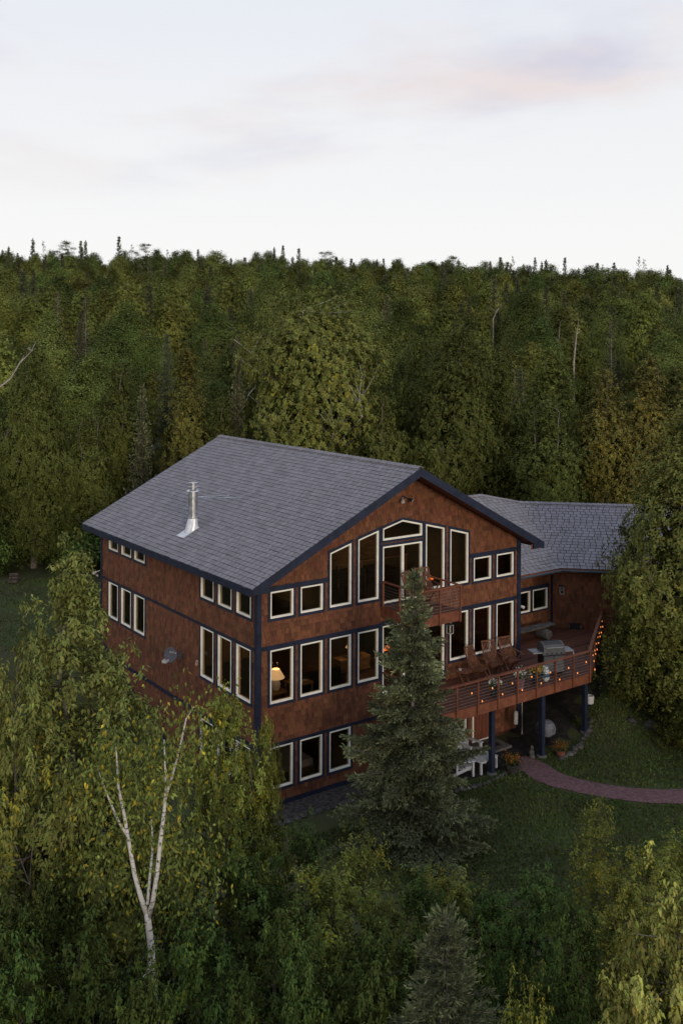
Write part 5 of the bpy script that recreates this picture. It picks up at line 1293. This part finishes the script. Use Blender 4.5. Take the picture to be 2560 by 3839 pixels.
asp = decid('aA', 14.5, 3.6, 3.2, prof_egg, 340, 48000, .125, .11, .36, 68, LM['aspen'], 'greybark', yellow=.012, tr=.2, limbs=8, inner=.72, lump=.2, clvar=.14)
spA = spruce('sA', 12.5, 2.0, .8, .34, 8, .28, .095, 71, LM['spruce'], tw_step=.22, sh_step=.13, quads=2, gap=.05)
spB = spruce('sB', 12.5, 2.3, .8, .42, 7, .25, .07, 72, LM['deadspruce'], 'greybark', tw_step=.30, sh_step=.16, quads=1, gap=.18, sparse=.8)
plant(bir, 'birch_tree', 'broad white limbed birch with full round crown right behind the ridge', 1185, 1105, 61, 295, 'trees close behind the house', rz=.2)
plant(rust, 'birch_tree', 'rust tinted tree just behind the far end of the ridge', 705, 1310, 57, 150, 'trees close behind the house', rz=.5)
plant(spA, 'spruce_tree', 'slim blue green spruce between the rust tinted tree and the broad birch', 890, 1275, 60, 62, 'trees close behind the house')
plant(spA, 'spruce_tree', 'slim dark spruce rising behind the rust tinted tree', 625, 1260, 64, 75, 'trees close behind the house')
plant(spA, 'spruce_tree', 'short dark spruce left of the rust tinted tree over the eave', 535, 1455, 57, 75, 'trees close behind the house')
plant(cedA, 'cedar_tree', 'tall pale green cedar beyond the rear lawn at the frame edge', 130, 1300, 55, 165, 'trees close behind the house', rz=2.6)
plant(cedC, 'cedar_tree', 'dark green cedar between the pale cedar and the short spruce', 450, 1370, 60, 130, 'trees close behind the house')
plant(cedC, 'cedar_tree', 'dark cedar behind the rear corner of the eave', 330, 1560, 56, 120, 'trees close behind the house')
plant(birB, 'birch_tree', 'birch with one bare white limb at the frame edge above the rear lawn', -10, 1230, 60, 150, 'trees close behind the house')
plant(cedC, 'cedar_tree', 'slim golden tipped cedar right of the broad birch', 1570, 1265, 60, 110, 'trees close behind the house')
plant(cedA, 'cedar_tree', 'massive many tipped cedar behind the gable end of the ridge', 1720, 1215, 57, 215, 'trees close behind the house', rz=1.2)
plant(cedC, 'cedar_tree', 'olive cedar above the wing ridge beside the massive one', 1880, 1340, 60, 130, 'trees close behind the house')
plant(birB, 'birch_tree', 'round topped olive birch above the middle of the wing roof', 2070, 1295, 64, 150, 'trees close behind the house')
plant(cedC, 'cedar_tree', 'dark cedar low behind the wing ridge below the round topped birch', 2060, 1500, 56, 150, 'trees close behind the house')
plant(gold, 'cedar_tree', 'golden edged tree above the far end of the wing roof', 2270, 1375, 58, 150, 'trees close behind the house', rz=.6)
plant(gold, 'cedar_tree', 'bright golden topped tree at the frame edge above the huge cedar', 2440, 1325, 58, 165, 'trees close behind the house', rz=2.4)
plant(gold, 'cedar_tree', 'golden tree cut by the frame edge above the huge cedar', 2590, 1350, 57, 150, 'trees close behind the house', rz=4.0)
plant(cedC, 'cedar_tree', 'dark cedar in the gap between broad birch and slim golden cedar', 1440, 1480, 56, 120, 'trees close behind the house')
plant(cedC, 'cedar_tree', 'dark cedar low behind the middle of the ridge', 1050, 1520, 58, 130, 'trees close behind the house')
plant(cedC, 'cedar_tree', 'dark cedar low behind the rust tinted tree and slim spruce', 830, 1500, 60, 120, 'trees close behind the house')
plant(asp, 'aspen_tree', 'dark green aspen at the frame edge beyond the rear lawn', 10, 1500, 57, 140, 'trees close behind the house')
plant(spB, 'spruce_tree', 'grey brown dying spruce with drooping boughs, left of the two', 215, 1110, 112, 80, 'trees close behind the house')
plant(spB, 'spruce_tree', 'grey brown dying spruce with drooping boughs, right of the two', 320, 1120, 110, 76, 'trees close behind the house')
plant(birB, 'birch_tree', 'brownish green birch above the pale cedar', 120, 1120, 122, 95, 'trees on the slope behind the house')
plant(birB, 'birch_tree', 'tall green birch above the dark spruces', 500, 1075, 128, 120, 'trees on the slope behind the house')
plant(birB, 'birch_tree', 'yellow green birch above the rust tinted tree', 640, 1110, 122, 115, 'trees on the slope behind the house')
plant(asp, 'aspen_tree', 'dense green aspen above the slim spruce', 800, 1150, 112, 120, 'trees on the slope behind the house')
plant(birB, 'birch_tree', 'domed green birch above the massive cedar', 1670, 1125, 118, 125, 'trees on the slope behind the house')
plant(asp, 'aspen_tree', 'dark aspen in the shade right of the broad birch', 1510, 1120, 122, 100, 'trees on the slope behind the house')
plant(cedC, 'cedar_tree', 'olive cedar beside the bare white trunk', 2100, 1150, 112, 110, 'trees on the slope behind the house')
plant(spB, 'spruce_tree', 'grey dying spruce above the golden edged tree', 2290, 1190, 104, 70, 'trees on the slope behind the house')
plant(birB, 'birch_tree', 'green birch above the bright golden topped tree', 2480, 1190, 104, 130, 'trees on the slope behind the house')
# dead trunks
def snag(label, pts, d, rad, group='bare white trunks'):
    P = [at(u, v, d) for u, v in pts]; b = P[0]; t = thing('dead_tree', label, 'dead tree', tuple(b), 0, group)
    P = [p - b for p in P]; mb = MB(); g = g1(b[0], b[1]) - b[2]
    n = len(P); mb.tube([np.array([0, 0, g]), *P] if g < -.5 else P, list(np.linspace(rad, rad * .2, n + (1 if g < -.5 else 0))), 7); mb.build('trunk', 'deadwood', t)
    r_ = np.random.default_rng(int(abs(pts[0][0]))); tw = MB()
    for k in range(5):
        i = r_.integers(1, n); a = P[i]; e = a + np.r_[r_.normal(0, .3, 2), r_.uniform(.1, .5)]; tw.tube([a, (a + e) / 2 + r_.normal(0, .08, 3), e], [rad * .35, rad * .22, .01], 4)
    tw.build('branches', 'deadwood', t)
snag('bare straight white trunk above the wing roof', [(2152, 1345), (2157, 1290), (2161, 1245), (2168, 1190)], 108, .11)
snag('thin bare grey trunk left of the straight white one', [(2088, 1330), (2094, 1270), (2099, 1200)], 110, .07)
snag('forked bleached limb above the massive cedar', [(1848, 1190), (1860, 1162), (1880, 1140)], 122, .10)
snag('broken white limb leaning over the frame edge above the pale cedar', [(-10, 1470), (40, 1430), (75, 1370), (120, 1325)], 53.5, .08)

# --- the forested hillside -----------------------------------------------------------
def simp(f, **k): return f(**k)
far_b = [decid('fb%d' % i, 13.5, 2.8, 3.5 + .4 * (i % 2), (prof_egg, prof_dome, prof_egg)[i % 3], 260, 17000, .25, .175, .42, 80 + i, LM['birch'], 'greybark', yellow=.015, tr=.2, limbs=3, inner=.72, lump=.2, twigs=False, clvar=.14, core=900) for i in range(3)]
far_a = [decid('fa%d' % i, 14.0, 3.5, 3.2, (prof_egg, prof_dome)[i % 2], 240, 15000, .26, .185, .42, 84 + i, LM['aspen'], 'greybark', yellow=.015, tr=.2, limbs=3, inner=.72, lump=.2, twigs=False, clvar=.14, core=900) for i in range(2)]
far_r = decid('fr', 13.0, 2.6, 3.2, prof_egg, 240, 15000, .25, .18, .42, 87, LM['rust'], 'greybark', yellow=.03, tr=.18, limbs=3, inner=.72, lump=.2, twigs=False, clvar=.14, core=900)
far_c = [decid('fc%d' % i, 12.0, .8, 2.3, prof_col, 240, 14000, .25, .14, .32, 88 + i, LM['cedar'], 'greybark', yellow=.015, tr=.18, limbs=3, inner=.7, lump=.2, twigs=False, extra_top=4, aniso=1.1, clvar=.14, core=900) for i in range(2)]
far_s = [spruce('fs%d' % i, 14.0, (1.35, 1.75)[i], 1.5, .5, 7, .36, .15, 92 + i, LM['spruce'], tw_step=.42, sh_step=.22, quads=2, gap=.08, prof=lambda t: np.clip(1.0 - t, .02, 1) ** 1.05) for i in range(2)]
far_n = spruce('fn', 14.0, 1.5, 4.0, .8, 5, .40, .13, 95, LM['spruce'], tw_step=.5, sh_step=.28, quads=1, gap=.3)
pine = decid('pn', 15.0, 7.5, 2.9, prof_wedge, 26, 4200, .36, .09, .42, 96, LM['spruce'], 'brownbark', tr=.2, limbs=12, inner=.4, lump=.4, twigs=False, aniso=.35, clvar=.2)
rf = np.random.default_rng(99)
cnt = dict(birch_tree=0, aspen_tree=0, spruce_tree=0, cedar_tree=0)
occupied = []
for o in bpy.data.objects:
    if o.type == 'EMPTY' and o.name.split('.')[0].endswith('_tree'): occupied.append((o.location.x, o.location.y))
occupied = np.array(occupied)
FARL = {'birch_tree': 'birch in the unbroken forest on the hillside behind the house', 'aspen_tree': 'aspen in the unbroken forest on the hillside behind the house',
        'spruce_tree': 'spruce in the unbroken forest on the hillside behind the house', 'cedar_tree': 'cedar in the unbroken forest on the hillside behind the house'}
d = 66.0
while d < 300:
    sp = 6.9 if d < 135 else 6.0; half = .40 * d + 5; s = -half + rf.uniform(0, sp)
    while s < half:
        dd = d + rf.normal(0, sp * .30); ss = s + rf.normal(0, sp * .25); s += sp * rf.uniform(.85, 1.2)
        x, y = CAM[0] + FW[0] * dd + RT[0] * ss, CAM[1] + FW[1] * dd + RT[1] * ss
        if len(occupied) and np.hypot(occupied[:, 0] - x, occupied[:, 1] - y).min() < (5.2 if dd < 90 else 3.6): continue
        f = .5 + .5 * math.sin(x * .06 + 1.3 * math.sin(y * .045)) * math.sin(y * .05 + .5)
        q = rf.uniform()
        near = dd < 140
        if q < .40: k, pr_, nm = 'b', (birB if near else far_b[rf.integers(3)]), 'birch_tree'
        elif q < .62: k, pr_, nm = 'a', (asp if near else far_a[rf.integers(2)]), 'aspen_tree'
        elif q < .67: k, pr_, nm = 'r', far_r, 'birch_tree'
        elif q < .67 + .12 * f + .02: k, pr_, nm = 'c', (cedC if near else far_c[rf.integers(2)]), 'cedar_tree'
        else: k, pr_, nm = 's', (spA if near else far_s[rf.integers(2)]), 'spruce_tree'
        if cnt[nm] >= 298: nm = 'aspen_tree' if nm == 'birch_tree' else 'cedar_tree'; pr_ = far_a[rf.integers(2)] if nm == 'aspen_tree' else far_c[0]
        if cnt[nm] >= 298: nm, pr_ = 'spruce_tree', far_s[0]
        if cnt[nm] >= 298: continue
        cnt[nm] += 1
        hs = rf.uniform(.70, 1.14) * (1.0 if dd > 112 else .80); wx = rf.uniform(.88, 1.18)
        if dd > 135:
            hs *= .92; wx *= .98
            if nm == 'spruce_tree': hs *= rf.uniform(.9, 1.08); wx *= 1.25
        put(pr_, nm, FARL[nm], 'tree', x, y, g1(x, y), hs * wx, hs, rf.uniform(0, 6.28), 'forest on the hillside')
    d += sp * .92
# skyline trees that rise above the rest
SKY = [t_ for k_, t_ in enumerate([(90, 925, 's'), (120, 905, 's'), (160, 915, 'n'), (240, 908, 'p'), (300, 912, 's'), (318, 912, 's'), (405, 915, 's'), (443, 895, 's'), (492, 925, 'n'), (545, 915, 'p'), (625, 943, 'n'), (740, 940, 's'), (850, 945, 's'), (1025, 930, 's'), (1058, 922, 's'), (1083, 918, 'n'), (1220, 938, 'p'), (1258, 962, 's'), (1330, 975, 's'), (1410, 970, 's'), (1435, 968, 's'), (1690, 952, 'p'), (1835, 975, 's'), (1920, 958, 'n'), (1945, 980, 's'), (2003, 960, 's'), (2028, 975, 's'), (2080, 975, 's'), (2115, 960, 's'), (2255, 985, 'n'), (2292, 965, 's'), (2392, 955, 'n'), (2412, 965, 'n'), (2433, 965, 's'), (2500, 985, 's'), (30, 935, 's'), (60, 930, 's')]) if t_[2] == 'p' or k_ % 3]
for i, (u, v, k) in enumerate(SKY):
    pr_ = {'s': far_s[i % 2], 'n': far_n, 'p': pine}[k]
    nm = 'pine_tree' if k == 'p' else 'spruce_tree'
    lab = {'s': 'dark pointed spruce standing above the forest skyline', 'n': 'thin ragged spruce spire standing above the forest skyline', 'p': None}[k]
    if k == 'p': lab = {240: 'bushy topped pine above the skyline near the frame edge', 545: 'star shaped pine crown above the skyline', 1220: 'dense topped pine above the skyline over the broad birch', 1690: 'flat layered lone pine above the skyline'}[u]
    plant(pr_, nm, lab, u, v + 3, 250 + 9 * (i % 4), None, 'trees on the skyline', 'tree')
# beyond the crest: one mass of wood that closes the skyline
n = 620; dd = rf.uniform(290, 520, n); ss = rf.uniform(-.45, .45, n) * dd * 1.1
fx, fy = CAM[0] + FW[0] * dd + RT[0] * ss, CAM[1] + FW[1] * dd + RT[1] * ss; fz = gz(fx, fy)
m = 90; hh = rf.uniform(9, 13, n)
tz = rf.uniform(.15, 1, (n, m)); ra = 2.6 * np.sin(np.pi * (tz * .75 + .22)) * np.sqrt(rf.uniform(.3, 1, (n, m))); aa = rf.uniform(0, 6.28, (n, m))
P = np.stack([fx[:, None] + ra * np.cos(aa), fy[:, None] + ra * np.sin(aa), fz[:, None] + hh[:, None] * tz], -1).reshape(-1, 3)
tt = np.repeat(np.exp(rf.normal(0, .3, n)), m) * np.exp(rf.normal(0, .25, n * m))
tag(mobj('forest', leafmesh('forest', P, unit_rand(rf, n * m), unit_rand(rf, n * m) + [0, 0, .5], 1.1, .8, tt[:, None] * np.ones(3), LM['aspen'])), 'far wooded crest beyond the hillside forest', 'forest', kind='stuff')
# the wood goes on behind the viewer and keeps the low sun off the lower storeys
nb_ = 0
for k in range(600):
    dd, ss = rf.uniform(-95, -3), rf.uniform(-75, 75)
    x, y = CAM[0] + FW[0] * dd + RT[0] * ss, CAM[1] + FW[1] * dd + RT[1] * ss
    if nb_ >= 110 or np.hypot(occupied[:, 0] - x, occupied[:, 1] - y).min() < 5.5: continue
    occupied = np.r_[occupied, [[x, y]]]; nb_ += 1
    hs = rf.uniform(.72, 1.0); q = rf.integers(4); pr_ = (far_b[0], far_a[0], far_c[0], far_s[0])[q]
    put(pr_, ('birch_tree', 'aspen_tree', 'cedar_tree', 'spruce_tree')[q], 'tree of the wood on the near side of the clearing, outside the view', 'tree', x, y, g1(x, y), hs, hs, rf.uniform(0, 6.28), 'wood on the near side of the clearing')
# low dark undergrowth at the wood's edge
ug = decid('ug', 2.4, .05, 1.7, prof_dome, 60, 5000, .17, .09, .26, 101, LM['shrub'], 'brownbark', yellow=.02, tr=.03, limbs=8, inner=.4, lump=.4, stems=3, twigs=False, clvar=.35)
for i in range(46):
    u = -80 + i * 60 + random.uniform(-20, 20); dd = random.uniform(53.5, 60)
    p = at(u, 1900, dd); x, y = p[0], p[1]
    if x < 24 and y < 15 and x > -2: 
        x, y = x + FW[0] * 6, y + FW[1] * 6
    put(ug, 'bush', 'low dark bush in the undergrowth at the edge of the wood', 'bush', x, y, g1(x, y), random.uniform(.7, 1.2), random.uniform(.7, 1.3), random.uniform(0, 6), 'undergrowth behind the house')

# tufts of grass on the lawn in view
n = 52000; gxv = np.r_[rf.uniform(0.5, 17, 42000), rf.uniform(-7, 2, 10000)]; gyv = np.r_[rf.uniform(-10.5, -1.6, 42000), rf.uniform(13.6, 24, 10000)]
P_ = np.c_[gxv, gyv, gz(gxv, gyv)]
keep = np.ones(n, bool)
for q in ((9.9, -2.0), (9.95, -2.9), (9.8, -3.8), (9.9, -4.4), (10.15, -4.95), (10.6, -5.7), (11.1, -6.4), (11.7, -6.9), (12.3, -7.4), (13.2, -7.9), (14.2, -8.4), (15.8, -9.0), (17, -9.4)): keep &= np.hypot(gxv - q[0], gyv - q[1]) > .68
keep &= ~((gyv > -2.4) & (gyv < 10) & (gxv < 13.3)); keep &= ~((gyv > 10) & (gxv > -.3) & (gyv < 13.9))
P_ = P_[keep]; n = len(P_)
patch = 1 + .35 * np.sin(P_[:, 0] * 1.1 + np.sin(P_[:, 1] * 1.7)) * np.sin(P_[:, 1] * .9 + 1)
T_ = (patch * np.exp(rf.normal(0, .11, n)))[:, None] * np.ones(3); dry = rf.uniform(0, 1, n) < .07; T_[dry] *= (1.7, 1.15, .9)
tag(mobj('grass', leafmesh('grass', P_, unit_rand(rf, n) * .8 + [0, 0, .8], unit_rand(rf, n) + [0, 0, .4], .10 * rf.uniform(.6, 1.3, n), .045, T_, leafmat('grass_blades', (0.060, 0.086, 0.024), var=.01, hue=.002))), 'short dark green lawn grass', 'grass', kind='stuff')
